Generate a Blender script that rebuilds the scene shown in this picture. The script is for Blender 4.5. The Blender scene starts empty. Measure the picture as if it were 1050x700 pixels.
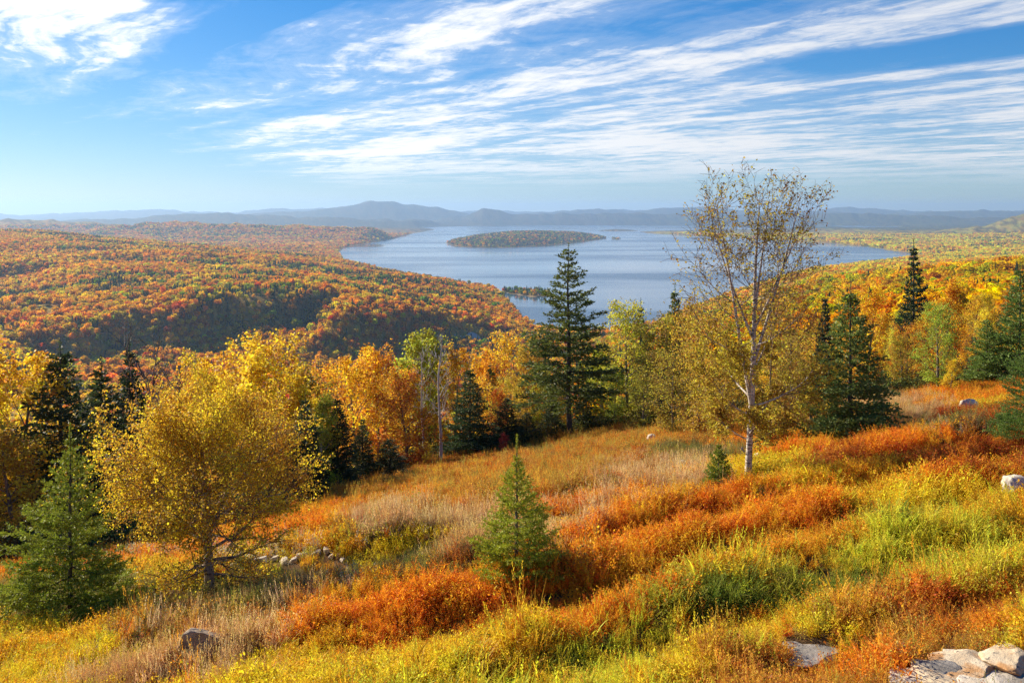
import bpy, math, random
import numpy as np
from mathutils import Vector, Matrix

S = bpy.context.scene
COL = S.collection
R = math.radians

# ------------------------------------------------------------------ camera, sky, sun, exposure
F = 909.0            # focal length in pixels of a 1050 px wide picture
HOR = 216.0          # horizon row of that picture
cd = bpy.data.cameras.new('camera'); cam = bpy.data.objects.new('camera', cd); COL.objects.link(cam)
cam.location = (0, 0, 0); cam.rotation_euler = (R(90), 0, 0)
cd.sensor_width = 36; cd.lens = 36 * F / 1050; cd.shift_y = -(350 - HOR) / 1050
cd.clip_start = .1; cd.clip_end = 90000
S.camera = cam

SUN_AZ, SUN_EL = -54.0, 27.0       # degrees, azimuth from straight ahead, negative to the left
S.view_settings.view_transform = 'Standard'; S.view_settings.look = 'None'
S.view_settings.exposure = 0.85; S.view_settings.gamma = 1; S.view_settings.use_curve_mapping = False
S.cycles.use_denoising = True; S.cycles.denoiser = 'OPENIMAGEDENOISE'; S.cycles.denoising_input_passes = 'RGB_ALBEDO_NORMAL'; S.cycles.denoising_prefilter = 'NONE'
S.cycles.max_bounces = 8; S.cycles.diffuse_bounces = 3; S.cycles.transmission_bounces = 6; S.cycles.volume_bounces = 1
S.cycles.sample_clamp_indirect = 6

sd = bpy.data.lights.new('sun', 'SUN'); sun = bpy.data.objects.new('sun', sd); COL.objects.link(sun)
sd.energy = 4.9; sd.angle = R(.53); sd.color = (1, .87, .66)
sv = Vector((math.sin(R(SUN_AZ)) * math.cos(R(SUN_EL)), math.cos(R(SUN_AZ)) * math.cos(R(SUN_EL)), math.sin(R(SUN_EL))))
sun.rotation_euler = sv.to_track_quat('Z', 'Y').to_euler(); sun.location = (-30, 20, 60)


class NT:
    """small helper for node trees"""
    def __init__(s, tree): s.t = tree; s.n = tree.nodes; s.l = tree.links
    def node(s, kind, **kw):
        n = s.n.new(kind)
        for k, v in kw.items(): setattr(n, k, v)
        return n
    def put(s, sock, v):
        if hasattr(v, 'is_output'): s.l.new(v, sock)
        elif v is not None: sock.default_value = v
    def math(s, op, a, b=None, c=None, clamp=False):
        n = s.node('ShaderNodeMath', operation=op, use_clamp=clamp)
        for i, v in enumerate((a, b, c)):
            if v is not None: s.put(n.inputs[i], v)
        return n.outputs[0]
    def mix(s, f, a, b, blend='MIX'):
        n = s.node('ShaderNodeMix', data_type='RGBA', blend_type=blend, clamp_factor=True)
        s.put(n.inputs['Factor'], f); s.put(n.inputs[6], a); s.put(n.inputs[7], b)
        return n.outputs[2]
    def noise(s, vec, scale, detail=4, rough=.5, dist=0, dim='3D'):
        n = s.node('ShaderNodeTexNoise', noise_dimensions=dim)
        if vec is not None: s.l.new(vec, n.inputs['Vector'])
        n.inputs['Scale'].default_value = scale; n.inputs['Detail'].default_value = detail
        n.inputs['Roughness'].default_value = rough; n.inputs['Distortion'].default_value = dist
        return n.outputs['Fac']
    def ramp(s, f, stops, interp='LINEAR'):
        n = s.node('ShaderNodeValToRGB'); cr = n.color_ramp; cr.interpolation = interp
        while len(cr.elements) > 1: cr.elements.remove(cr.elements[-1])
        for i, (p, c) in enumerate(stops):
            e = cr.elements[0] if i == 0 else cr.elements.new(p)
            e.position = p
            e.color = (c, c, c, 1) if isinstance(c, (int, float)) else (*c, 1)
        s.put(n.inputs[0], f)
        return n.outputs[0]
    def sstep(s, x, a, b):
        n = s.node('ShaderNodeMapRange', interpolation_type='SMOOTHSTEP', clamp=True)
        s.put(n.inputs[0], x); n.inputs[1].default_value = a; n.inputs[2].default_value = b
        return n.outputs[0]


def build_world():
    w = bpy.data.worlds.new('World'); S.world = w; w.use_nodes = True
    t = NT(w.node_tree); t.n.clear()
    sky = t.node('ShaderNodeTexSky', sky_type='NISHITA')
    sky.sun_disc = False; sky.sun_elevation = R(SUN_EL); sky.sun_rotation = R(SUN_AZ)
    sky.altitude = 700; sky.air_density = 1.0; sky.dust_density = .35; sky.ozone_density = 2.2
    geo = t.node('ShaderNodeTexCoord')
    sep = t.node('ShaderNodeSeparateXYZ'); t.l.new(geo.outputs['Generated'], sep.inputs[0])
    x, y, z0 = sep.outputs
    z = t.math('MAXIMUM', z0, .004)
    u = t.math('DIVIDE', x, z); v = t.math('DIVIDE', y, z)
    a = R(-38.3)
    # coordinates on a flat cloud layer: s runs along the streaks, q across them
    s = t.math('ADD', t.math('MULTIPLY', u, math.sin(a)), t.math('MULTIPLY', v, math.cos(a)))
    q = t.math('ADD', t.math('MULTIPLY', u, math.cos(a)), t.math('MULTIPLY', v, -math.sin(a)))
    def comb(p, r, k=0.0):
        c = t.node('ShaderNodeCombineXYZ'); t.put(c.inputs[0], p); t.put(c.inputs[1], r); c.inputs[2].default_value = k
        return c.outputs[0]
    def pt(fs, fq, k=0.0): return comb(t.math('MULTIPLY', s, fs), t.math('MULTIPLY', q, fq), k)
    def cen(n_, g): return t.math('MULTIPLY', t.math('SUBTRACT', n_, .5), g)
    warp = t.noise(pt(.22, .3, 3.1), 1.0, 2, .5)
    warp2 = t.noise(pt(.9, 1.1, 8.4), 1.0, 4, .6)
    qw = t.math('ADD', q, t.math('ADD', cen(warp, 1.5), cen(warp2, .55)))
    sw = t.math('ADD', s, cen(warp2, 2.2))
    ql = t.math('MULTIPLY', t.math('LOGARITHM', t.math('MAXIMUM', t.math('ADD', qw, 1.0), .2), math.e), 6.0)
    n1 = t.noise(comb(t.math('MULTIPLY', sw, .26), ql, 0), 1.0, 8, .62)          # long streaks
    # feathers that leave the streaks at a slant
    fa = t.math('ADD', t.math('MULTIPLY', sw, .8), t.math('MULTIPLY', qw, .75)); fb = t.math('SUBTRACT', t.math('MULTIPLY', qw, 2.3), t.math('MULTIPLY', sw, .7))
    n2 = t.noise(comb(t.math('MULTIPLY', fa, .8), t.math('MULTIPLY', fb, 1.1), 5), 1.0, 8, .7)
    n3 = t.noise(pt(2.2, 2.6, 11), 1.0, 6, .66, .6)                                                          # mottling
    n4 = t.noise(pt(.16, .22, 17), 1.0, 2, .5)                                                               # large gaps
    cov = t.ramp(t.math('DIVIDE', q, 16.0), [(0, .6), (.02, .78), (.055, 1.04), (.098, 1.0), (.122, .25), (.145, .72), (.185, .83), (.212, .50), (.238, .55), (.258, .82), (.305, .96),
                                        (.335, .80), (.352, .72), (.378, .74), (.405, .86), (.46, .88), (.52, .85), (.60, .88), (.72, .88), (.9, .86), (1, .84)])
    lo = t.math('LESS_THAN', q, 2.0)
    corner = t.sstep(t.math('SUBTRACT', t.math('MULTIPLY_ADD', s, .34, -.12), q), -.25, .25)
    far1 = t.math('MULTIPLY', t.sstep(s, 2.6, 4.6), t.math('SUBTRACT', 1, t.sstep(s, 8.5, 12.0)))            # left cloud stays near the left edge of the view
    m_left = t.math('ADD', t.math('MULTIPLY', lo, t.math('MULTIPLY', far1, corner)), t.math('SUBTRACT', 1, lo))
    lim = t.math('ADD', 3.2, t.math('MULTIPLY', q, 1.75))                                                    # the middle bands thin out to the left
    m_far = t.math('SUBTRACT', 1, t.sstep(t.math('SUBTRACT', s, lim), -2.0, 6.0))
    cov = t.math('MULTIPLY', cov, t.math('MULTIPLY', m_left, m_far))
    gap = t.math('SUBTRACT', 1, t.sstep(s, 3.0, 4.6))                                                        # blue wedge on the right between the bands
    in_gap = t.math('MULTIPLY', t.sstep(q, 4.9, 5.3), t.math('SUBTRACT', 1, t.sstep(q, 5.9, 6.3)))
    cov = t.math('MULTIPLY', cov, t.math('SUBTRACT', 1, t.math('MULTIPLY', t.math('MULTIPLY', in_gap, gap), .75)))
    nn = t.math('ADD', .5, t.math('ADD', cen(n1, 1.35), t.math('ADD', cen(n2, .75), t.math('ADD', cen(n3, .6), cen(n4, .25)))))
    d = t.math('SUBTRACT', nn, t.math('SUBTRACT', 1.01, t.math('MULTIPLY', cov, .74)))
    alpha = t.sstep(d, -.12, .30)
    alpha = t.math('POWER', alpha, .9)
    veil = t.math('MULTIPLY', t.sstep(d, -.36, .15), .26)
    alpha = t.math('MAXIMUM', alpha, veil)
    alpha = t.math('MULTIPLY', alpha, t.sstep(z0, .015, .06))
    alpha = t.math('MULTIPLY', alpha, .95)
    tint = t.mix(1.0, sky.outputs[0], (.80, .97, 1.26, 1), 'MULTIPLY')
    # soft shoulder, so that the sky near the sun keeps its colour
    tint = t.mix(1.0, tint, t.mix(1.0, t.mix(1.0, tint, (.065, .05, .04, 1), 'MULTIPLY'), (1, 1, 1, 1), 'ADD'), 'DIVIDE')
    hs = t.node('ShaderNodeHueSaturation'); t.l.new(tint, hs.inputs['Color'])
    hs.inputs['Saturation'].default_value = 1.32; hs.inputs['Value'].default_value = .72
    # brighter cloud nearer the sun
    vs = t.node('ShaderNodeVectorMath', operation='DOT_PRODUCT'); t.l.new(geo.outputs['Generated'], vs.inputs[0]); vs.inputs[1].default_value = sv
    glow = t.sstep(vs.outputs['Value'], .2, .95)
    cl = t.mix(glow, (4.9, 4.95, 5.1, 1), (7.2, 7.1, 6.9, 1))
    colr = t.mix(alpha, hs.outputs[0], cl)
    bg = t.node('ShaderNodeBackground'); t.l.new(colr, bg.inputs[0]); bg.inputs[1].default_value = .1
    out = t.node('ShaderNodeOutputWorld'); t.l.new(bg.outputs[0], out.inputs[0])
    w.cycles.sampling_method = 'MANUAL'; w.cycles.sample_map_resolution = 512
build_world()

# ------------------------------------------------------------------ numeric helpers
def _hash(ix, iy, seed):
    h = (ix.astype(np.int64) * 374761393 + iy.astype(np.int64) * 668265263 + seed * 974634777) & 0xffffffff
    h = ((h ^ (h >> 13)) * 1274126177) & 0xffffffff
    return ((h ^ (h >> 16)) & 0xffff) / 65535.0
def vnoise(x, y, seed=0):
    x = np.asarray(x, float); y = np.asarray(y, float)
    ix = np.floor(x); iy = np.floor(y); fx = x - ix; fy = y - iy
    fx = fx * fx * (3 - 2 * fx); fy = fy * fy * (3 - 2 * fy)
    a = _hash(ix, iy, seed); b = _hash(ix + 1, iy, seed); c = _hash(ix, iy + 1, seed); d = _hash(ix + 1, iy + 1, seed)
    return (a + (b - a) * fx) * (1 - fy) + (c + (d - c) * fx) * fy
def fbm(x, y, octv=4, seed=0, gain=.5):
    s = 0; a = 1; t = 0
    for i in range(octv):
        s = s + a * vnoise(x * 2 ** i + 17.3 * i, y * 2 ** i - 9.1 * i, seed + i); t += a; a *= gain
    return s / t
def smooth(x, a, b):
    t = np.clip((x - a) / (b - a), 0, 1); return t * t * (3 - 2 * t)
def px_of(x, y): return 525 + F * x / np.maximum(y, 1e-3)
def poly_sd(x, y, poly):
    """distance to a closed polygon, negative inside"""
    P = np.array(poly, float); Q = np.roll(P, -1, 0)
    d = np.full(x.shape, 1e18); ins = np.zeros(x.shape, bool)
    for (ax, ay), (bx, by) in zip(P, Q):
        ex, ey = bx - ax, by - ay
        t = np.clip(((x - ax) * ex + (y - ay) * ey) / (ex * ex + ey * ey + 1e-9), 0, 1)
        d = np.minimum(d, (x - ax - t * ex) ** 2 + (y - ay - t * ey) ** 2)
        if ay != by:
            c = ((ay > y) != (by > y)) & (x < (bx - ax) * (y - ay) / (by - ay) + ax)
            ins ^= c
    d = np.sqrt(d); return np.where(ins, -d, d)

# ------------------------------------------------------------------ lie of the land (metres, eye level = 0)
LAKE = -250.0
def on_lake(p):
    return [(( a - 525) / F * (-LAKE * F / (b - HOR)), -LAKE * F / (b - HOR)) for a, b in p]
lake_poly = on_lake([(447, 235.2), (425, 239), (400, 245.5), (375, 250), (352, 254), (347, 258), (350, 263), (353, 268), (385, 277), (430, 284), (470, 290.5), (505, 296),
                     (514, 301), (520, 308), (528, 318), (540, 330), (552, 338), (575, 342), (620, 343), (665, 336), (700, 322), (745, 303), (790, 289), (830, 277),
                     (880, 271), (940, 266), (956, 263.6), (930, 259), (890, 253), (850, 249), (800, 246), (750, 243), (700, 241), (665, 239.3), (655, 237.6),
                     (690, 236.2), (760, 235.3), (830, 234.2), (905, 233.6), (930, 232.6), (880, 231.6), (800, 231.4), (700, 231.2), (600, 231.2), (520, 231.4), (455, 232.4), (430, 232.9)])
pond_poly = on_lake([(330, 230.2), (400, 229.6), (432, 229.8), (400, 230.4), (350, 231.0)])
isl_polys = [on_lake([(457, 249), (467, 252.3), (485, 254), (525, 254), (565, 251.5), (600, 248), (623, 244.2), (612, 242), (575, 240.8), (530, 240.8), (495, 242.2), (470, 245)]),
             on_lake([(612, 236.8), (630, 237.3), (655, 237), (648, 235.6), (622, 235.5)]),
             on_lake([(626, 245.3), (634, 245.8), (637, 245), (630, 244.5)]),
             on_lake([(512, 299), (528, 302), (545, 304.5), (560, 304), (566, 300.5), (555, 298.5), (535, 298.5), (518, 297)])]
isl_h = [62, 14, 8, 16]

CTRL = [  # (column in the picture, distance, height)
    (-450, 110, -34), (-450, 400, -100), (-450, 1000, -160), (-450, 2000, -110), (-450, 4000, -60), (-450, 7000, -150), (-450, 14000, -240), (-450, 30000, -245),
    (-100, 100, -34), (-100, 300, -88), (-100, 700, -160), (-100, 1100, -188), (-100, 1450, -180), (-100, 2000, -150), (-100, 3000, -100), (-100, 4000, -78), (-100, 5200, -140), (-100, 8000, -200),
    (50, 100, -34), (50, 300, -90), (50, 700, -160), (50, 1100, -192), (50, 1500, -176), (50, 2000, -152), (50, 3000, -122), (50, 4000, -108), (50, 5200, -170), (50, 7000, -215), (50, 14000, -244), (50, 30000, -246),
    (200, 100, -34), (200, 300, -90), (200, 700, -165), (200, 1100, -200), (200, 1400, -196), (200, 1500, -156), (200, 2000, -152), (200, 2800, -140), (200, 3600, -146), (200, 4600, -205), (200, 7000, -240),
    (350, 100, -34), (350, 300, -88), (350, 700, -170), (350, 1100, -214), (350, 1400, -212), (350, 1500, -158), (350, 2000, -172), (350, 2800, -184), (350, 3500, -206), (350, 4300, -249), (350, 7000, -246), (350, 14000, -247), (350, 30000, -247),
    (430, 100, -33), (430, 300, -86), (430, 700, -175), (430, 1150, -225), (430, 1450, -222), (430, 1550, -184), (430, 2000, -190), (430, 2600, -204), (430, 3300, -249),
    (510, 100, -33), (510, 300, -85), (510, 700, -180), (510, 1200, -238), (510, 1700, -236), (510, 1800, -222), (510, 2300, -224), (510, 2750, -249),
    (580, 100, -31), (580, 300, -80), (580, 700, -165), (580, 1300, -236), (580, 1800, -249), (580, 6000, -249), (580, 14000, -248), (580, 30000, -248),
    (680, 100, -27), (680, 180, -40), (680, 300, -62), (680, 600, -108), (680, 1200, -190), (680, 1900, -249),
    (760, 100, -23), (760, 180, -33), (760, 300, -48), (760, 600, -82), (760, 1200, -145), (760, 2100, -222), (760, 2600, -249),
    (840, 100, -21), (840, 180, -30), (840, 300, -41), (840, 600, -64), (840, 1200, -104), (840, 2500, -178), (840, 3800, -248), (840, 8000, -246), (840, 14000, -246), (840, 30000, -246),
    (940, 100, -18), (940, 180, -26), (940, 300, -36), (940, 600, -57), (940, 1200, -92), (940, 2500, -160), (940, 4000, -226), (940, 5000, -247), (940, 8000, -240),
    (1060, 100, -15), (1060, 180, -23), (1060, 300, -33), (1060, 600, -52), (1060, 1200, -82), (1060, 2500, -142), (1060, 4000, -208), (1060, 5500, -238), (1060, 9000, -238), (1060, 14000, -240), (1060, 30000, -240),
    (1500, 100, -6), (1500, 300, -20), (1500, 1200, -60), (1500, 4000, -190), (1500, 9000, -230), (1500, 30000, -235)]
_c = np.array(CTRL, float)
_cu = np.stack([_c[:, 0] / 330, np.log(_c[:, 1]) * 1.5], 1)
_d = np.linalg.norm(_cu[:, None] - _cu[None], axis=2)
_n = len(_c)
_A = np.zeros((_n + 3, _n + 3)); _A[:_n, :_n] = _d + np.eye(_n) * -.004
_A[:_n, _n] = 1; _A[:_n, _n + 1:] = _cu; _A[_n:, :_n] = _A[:_n, _n:].T
_w = np.linalg.solve(_A, np.concatenate([_c[:, 2], np.zeros(3)]))
def far_z(px, dist):
    q = np.stack([np.clip(px, -450, 1500) / 330, np.log(np.clip(dist, 100, 30000)) * 1.5], -1)
    out = np.zeros(px.shape)
    for i in range(_n): out += _w[i] * np.hypot(q[..., 0] - _cu[i, 0], q[..., 1] - _cu[i, 1])
    return out + _w[_n] + _w[_n + 1] * q[..., 0] + _w[_n + 2] * q[..., 1]
# long mountain ridges: (distance, half depth, profile of column/row in the picture, share of fine relief)
RIDGES = [
    (8800, 1500, [(-700, 226), (-300, 223), (0, 224.5), (60, 226.5), (130, 231), (150, 233), (300, 240)]),
    (7600, 1100, [(60, 240), (110, 233.5), (150, 230), (190, 229), (230, 230), (300, 232.5), (350, 234.5), (410, 236.5), (445, 241)]),
    (14500, 2200, [(-700, 222), (40, 226), (110, 225), (160, 221.5), (205, 218.8), (235, 219), (270, 221.5), (310, 223), (360, 223.5), (430, 225.5), (470, 229)]),
    (19000, 2500, [(200, 225), (270, 219.5), (330, 214.5), (365, 210.6), (382, 208.6), (400, 208), (412, 208.8), (428, 211), (450, 214.5), (475, 219), (520, 226)]),
    (26000, 3500, [(-700, 216), (-60, 217), (0, 219), (45, 219), (70, 216.5), (110, 215.3), (130, 214.8), (150, 215.5), (165, 214.8), (190, 217.5), (235, 218), (262, 216), (300, 214.5), (325, 213.6), (350, 215.5),
                   (480, 216), (600, 217), (640, 215), (720, 216), (840, 215), (868, 211.8), (890, 213), (910, 216), (1000, 217), (1100, 215), (1500, 214)]),
    (16500, 1800, [(420, 227), (452, 222.5), (478, 220.5), (484, 217), (495, 213.4), (508, 216), (530, 219.2), (580, 219.4), (620, 218.4), (690, 218), (760, 219), (830, 219), (860, 218), (920, 220.5), (1000, 223), (1100, 224)]),
    (21500, 2500, [(470, 222), (540, 218.5), (585, 214.8), (600, 214.4), (612, 211.8), (622, 214.3), (650, 216), (690, 212.8), (712, 211.2), (735, 213.5), (780, 217), (850, 217.5), (930, 219), (990, 217.3), (1010, 216.2), (1045, 217.5), (1200, 216)]),
    (9500, 1700, [(930, 240), (985, 233), (1010, 229.5), (1030, 222.5), (1048, 217), (1075, 214), (1200, 208), (1500, 207)]),
]
# valley side banks, shaped steep to turn dark away from the sun: (crest as column/distance, drop, width)
SCARPS = [([(30, 1330), (150, 1440), (250, 1570), (345, 1690)], 40, 64), ([(330, 1440), (425, 1590)], 28, 45), ([(392, 1560), (520, 1760)], 22, 30), ([(-300, 1900), (60, 2250)], 24, 60)]
EDGE = np.array([(-1200, 36), (-300, 36), (0, 34), (130, 33), (250, 35), (340, 45), (400, 56), (450, 63), (560, 63), (670, 66), (800, 62), (900, 58), (980, 60), (1050, 64), (1300, 70), (2300, 75)], float)
def swale(x, y):
    """low ridges that run across the slope in the near right part of the meadow, -1 to 1"""
    yy = np.maximum(y, 4); k = 27 * np.log(np.maximum(yy - .28 * x, 3)) + 6.5 * (fbm(x / 5, y / 5, 2, 21) - .5)
    return np.sin(k) * np.clip(yy / 12, .5, 1.8) * smooth(x, -11, -2) * (1 - smooth(y, 24, 36)) * smooth(y, 2, 7) * (1 - smooth(x, 14, 24)) * (.4 + 1.2 * fbm(x / 3.2, y / 3.2, 2, 22))
def near_z(x, y):
    yy = np.where(y > -6, y, -6 + 6 * np.tanh((y + 6) / 6))
    z = -3.0 + .15 * 80 * np.tanh(x / 80) - .22 * yy
    z = z + .20 * (fbm(x / .95, y / .8, 2, 15) - .5)
    z = z + .55 * (fbm(x / 9, y / 7, 3, 5) - .5) + .28 * (fbm(x / 2.6, y / 2.2, 3, 9) - .5)
    # low swales that cross the slope
    z = z + .145 * swale(x, y)
    # hollow with the gravel track, right of the big birch
    z = z - 1.0 * np.exp(-((y - 33.5 - .12 * (x - 14)) / 2.4) ** 2) * smooth(x, 8, 12) * (1 - smooth(x, 17, 21))
    return z
def ground_z(x, y, fine=True):
    x = np.asarray(x, float); y = np.asarray(y, float)
    dist = np.hypot(x, y); px = np.clip(525 + F * np.tan(np.clip(np.arctan2(x, y), -1.1, 1.1)), -1200, 2300)
    yd = np.where(y > 0, np.maximum(y, .35 * dist), .35 * dist)
    zn = near_z(x, y)
    zf = far_z(px, np.maximum(yd, 60))
    rough = fbm(x / 260, y / 260, 4, 33) - .5
    amp = smooth(yd, 250, 1500) * 34
    zf = zf + rough * amp
    edge = np.interp(px, EDGE[:, 0], EDGE[:, 1])
    t = smooth(yd, edge, np.maximum(edge + 45, 105))
    zn = zn - .07 * np.maximum(yd - edge, 0) * (1 - smooth(px, 740, 900))      # the hill falls away beyond the meadow
    z = zn * (1 - t) + zf * t
    for prof, drop, wd in SCARPS:
        P = np.array(prof, float); dc = np.interp(px, P[:, 0], P[:, 1]) + 26 * np.sin(px / 17.0) + 40 * (fbm(x / 130, y / 130, 2, 3) - .5)
        k = smooth(px, P[0, 0] - 40, P[0, 0] + 30) * (1 - smooth(px, P[-1, 0] - 45, P[-1, 0] + 30))
        z = z - k * drop * smooth(dc - yd, 0, wd) * (1 - smooth(dc - yd, 260, 640))
    for D, wd, prof in RIDGES:
        P = np.array(prof, float)
        zr = (HOR - np.interp(px, P[:, 0], P[:, 1])) / F * D
        zr = zr + D / F * (2.2 * (fbm(px / 34 + D, D + 0 * px, 3, 12) - .5) + 2.6 * (fbm(px / 9 + D, D + 0 * px, 2, 13) - .5))
        n = (fbm(x / (wd * .55), y / (wd * .55), 4, int(D)) - .5)
        zz = LAKE + (zr - LAKE) * np.exp(-((yd - D) / (wd * .62)) ** 2) + n * wd * .045
        fade = smooth(px, P[0, 0] - 1, P[0, 0] + 40) * (1 - smooth(px, P[-1, 0] - 40, P[-1, 0] + 1)) if P[0, 0] > -700 else 1 - smooth(px, P[-1, 0] - 40, P[-1, 0] + 1)
        zz = np.where(dist > 4500, LAKE + (zz - LAKE) * fade, -1e4)
        z = np.maximum(z, zz)
    s = np.minimum(poly_sd(x, y, lake_poly), poly_sd(x, y, pond_poly))
    for pl, hh in zip(isl_polys, isl_h):
        si = -poly_sd(x, y, pl)                     # positive inside the island
        s = np.where(si > -400, np.maximum(np.minimum(s, 1e9), np.where(s < 0, si, s)), s)
        zi = LAKE + .6 + hh * (1 - np.exp(-np.maximum(si, 0) / (260 if hh > 40 else 50))) * (.8 + .5 * (fbm(x / 300, y / 300, 3, 4) - .5))
        z = np.where(si > 0, zi, z)
    far = dist > 900
    zs = LAKE + 1.2 + np.maximum(z - LAKE, 0) * smooth(s, -20, 170)
    z = np.where(far & (s > 0), np.maximum(np.where(s < 170, np.minimum(zs, np.maximum(z, LAKE + 1.2)), np.maximum(z, LAKE + 1.2)), LAKE + 1.2), z)
    z = np.where(far & (s <= 0), LAKE - 1 - np.minimum(6, -s * .05), z)
    return z
def shore_sd(x, y):
    s = np.minimum(poly_sd(x, y, lake_poly), poly_sd(x, y, pond_poly))
    for pl in isl_polys:
        si = -poly_sd(x, y, pl); s = np.where(si > 0, si, s)
    return s
def gz(x, y): return float(ground_z(np.array([x]), np.array([y]))[0])
def place(px, dist): 
    """a point of the slope at DIST metres ahead under picture column px"""
    x = (px - 525) / F * dist
    return x, dist, gz(x, dist)
def on_meadow(px, py):
    """where the line of sight through a picture point meets the meadow"""
    px = np.atleast_1d(np.asarray(px, float)); py = np.atleast_1d(np.asarray(py, float))
    r = (py - HOR) / F; a = (px - 525) / F
    lo = np.full(px.shape, 3.0); hi = np.full(px.shape, 3.0); done = np.zeros(px.shape, bool)
    d = 3.0
    while d < 75:
        z = near_z(a * d, np.full(px.shape, d))
        hit = (-r * d <= z) & ~done
        hi = np.where(hit, d, hi); done |= hit
        if done.all(): break
        d *= 1.012
    hi = np.where(done, hi, 75)
    return a * hi, hi, done

# ------------------------------------------------------------------ mesh helpers
def mesh_from(name, V, Fc, attrs=None, smooth_=False):
    me = bpy.data.meshes.new(name)
    V = np.asarray(V, np.float32); me.vertices.add(len(V)); me.vertices.foreach_set('co', V.ravel())
    if Fc is not None and len(Fc):
        if isinstance(Fc, (list, tuple)): blocks = [np.asarray(f, np.int32) for f in Fc if len(f)]
        else: blocks = [np.asarray(Fc, np.int32)]
        idx = np.concatenate([b.ravel() for b in blocks]); tot = np.concatenate([np.full(len(b), b.shape[1], np.int32) for b in blocks])
        st = np.concatenate([[0], np.cumsum(tot)[:-1]]).astype(np.int32)
        me.loops.add(len(idx)); me.loops.foreach_set('vertex_index', idx)
        me.polygons.add(len(tot)); me.polygons.foreach_set('loop_start', st); me.polygons.foreach_set('loop_total', tot)
        if smooth_: me.polygons.foreach_set('use_smooth', np.ones(len(tot), bool))
    for k, a in (attrs or {}).items():
        a = np.asarray(a, np.float32)
        kind = 'FLOAT' if a.ndim == 1 else ('FLOAT_COLOR' if a.shape[1] == 4 else 'FLOAT_VECTOR')
        at = me.attributes.new(k, kind, 'POINT')
        at.data.foreach_set({'FLOAT': 'value', 'FLOAT_COLOR': 'color', 'FLOAT_VECTOR': 'vector'}[kind], a.ravel())
    me.update(calc_edges=True); me.validate()
    return me
def link(name, me, mat=None, parent=None, loc=None):
    o = bpy.data.objects.new(name, me); COL.objects.link(o)
    if mat is not None:
        if not me.materials: me.materials.append(mat)
    if parent is not None: o.parent = parent
    if loc is not None: o.location = loc
    return o
def tag(o, label=None, cat=None, group=None, kind=None):
    for k, v in (('label', label), ('category', cat), ('group', group), ('kind', kind)):
        if v: o[k] = v
    return o
def rgba(c, n): return np.tile(np.array([*c, 1], np.float32), (n, 1))
# ------------------------------------------------------------------ materials
def new_mat(name):
    m = bpy.data.materials.new(name); m.use_nodes = True
    t = NT(m.node_tree); t.n.clear()
    out = t.node('ShaderNodeOutputMaterial')
    return m, t, out
def attr(t, name, kind='GEOMETRY', out='Color'):
    n = t.node('ShaderNodeAttribute', attribute_type=kind, attribute_name=name)
    return n.outputs[out]
def leaf_material(name, source, trans=.45, vary=.5, hue=.035, gloss=.25, sat=1.0):
    """thin foliage that lets light through; SOURCE is where the base colour comes from"""
    m, t, out = new_mat(name)
    if source == 'object':
        n = t.node('ShaderNodeObjectInfo'); base = n.outputs['Color']
    elif source == 'instance': base = attr(t, 'tint', 'INSTANCER')
    else: base = attr(t, 'tint')
    v = attr(t, 'v', out='Fac')
    hs = t.node('ShaderNodeHueSaturation'); t.l.new(base, hs.inputs['Color'])
    t.put(hs.inputs['Hue'], t.math('MULTIPLY_ADD', v, hue * 2, .5 - hue))
    t.put(hs.inputs['Value'], t.math('MULTIPLY_ADD', v, vary, 1 - vary * .5)); hs.inputs['Saturation'].default_value = sat
    p = t.node('ShaderNodeBsdfPrincipled'); t.l.new(hs.outputs[0], p.inputs['Base Color'])
    p.inputs['Roughness'].default_value = .55; p.inputs['Specular IOR Level'].default_value = gloss
    tr = t.node('ShaderNodeBsdfTranslucent'); t.l.new(hs.outputs[0], tr.inputs['Color'])
    mx = t.node('ShaderNodeMixShader'); mx.inputs[0].default_value = trans
    t.l.new(p.outputs[0], mx.inputs[1]); t.l.new(tr.outputs[0], mx.inputs[2]); t.l.new(mx.outputs[0], out.inputs[0])
    return m
def bark_material(name, c0, c1, scale=14, stretch=.25, marks=None):
    m, t, out = new_mat(name)
    tc = t.node('ShaderNodeTexCoord'); mp = t.node('ShaderNodeMapping'); t.l.new(tc.outputs['Object'], mp.inputs[0]); mp.inputs['Scale'].default_value = (1, 1, stretch)
    n = t.noise(mp.outputs[0], scale, 5, .65)
    col = t.mix(t.sstep(n, .35, .65), (*c0, 1), (*c1, 1))
    if marks:                                      # dark cross marks of birch bark
        mp2 = t.node('ShaderNodeMapping'); t.l.new(tc.outputs['Object'], mp2.inputs[0]); mp2.inputs['Scale'].default_value = (1, 1, 5)
        k = t.noise(mp2.outputs[0], 5, 4, .7)
        col = t.mix(t.sstep(k, .50, .60), col, (*marks, 1))
    p = t.node('ShaderNodeBsdfPrincipled'); t.put(p.inputs['Base Color'], col); p.inputs['Roughness'].default_value = .85
    p.inputs['Specular IOR Level'].default_value = .2
    b = t.node('ShaderNodeBump'); b.inputs['Strength'].default_value = .5; b.inputs['Distance'].default_value = .02
    t.l.new(n, b.inputs['Height']); t.l.new(b.outputs[0], p.inputs['Normal']); t.l.new(p.outputs[0], out.inputs[0])
    return m
M = {}
M['leaf'] = leaf_material('autumn_leaf', 'object', .55, .8, .045)
M['needle'] = leaf_material('spruce_needle', 'object', .33, .8, .02, .3)
M['wood_far'] = leaf_material('far_wood_foliage', 'instance', .6, .6, .018, .05, 1.12)
M['herb'] = leaf_material('meadow_foliage', 'instance', .45, .7, .03, .15)
M['bark'] = bark_material('grey_brown_bark', (.10, .075, .055), (.23, .19, .16))
M['bark_dark'] = bark_material('dark_spruce_bark', (.05, .04, .035), (.15, .125, .11))
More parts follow.
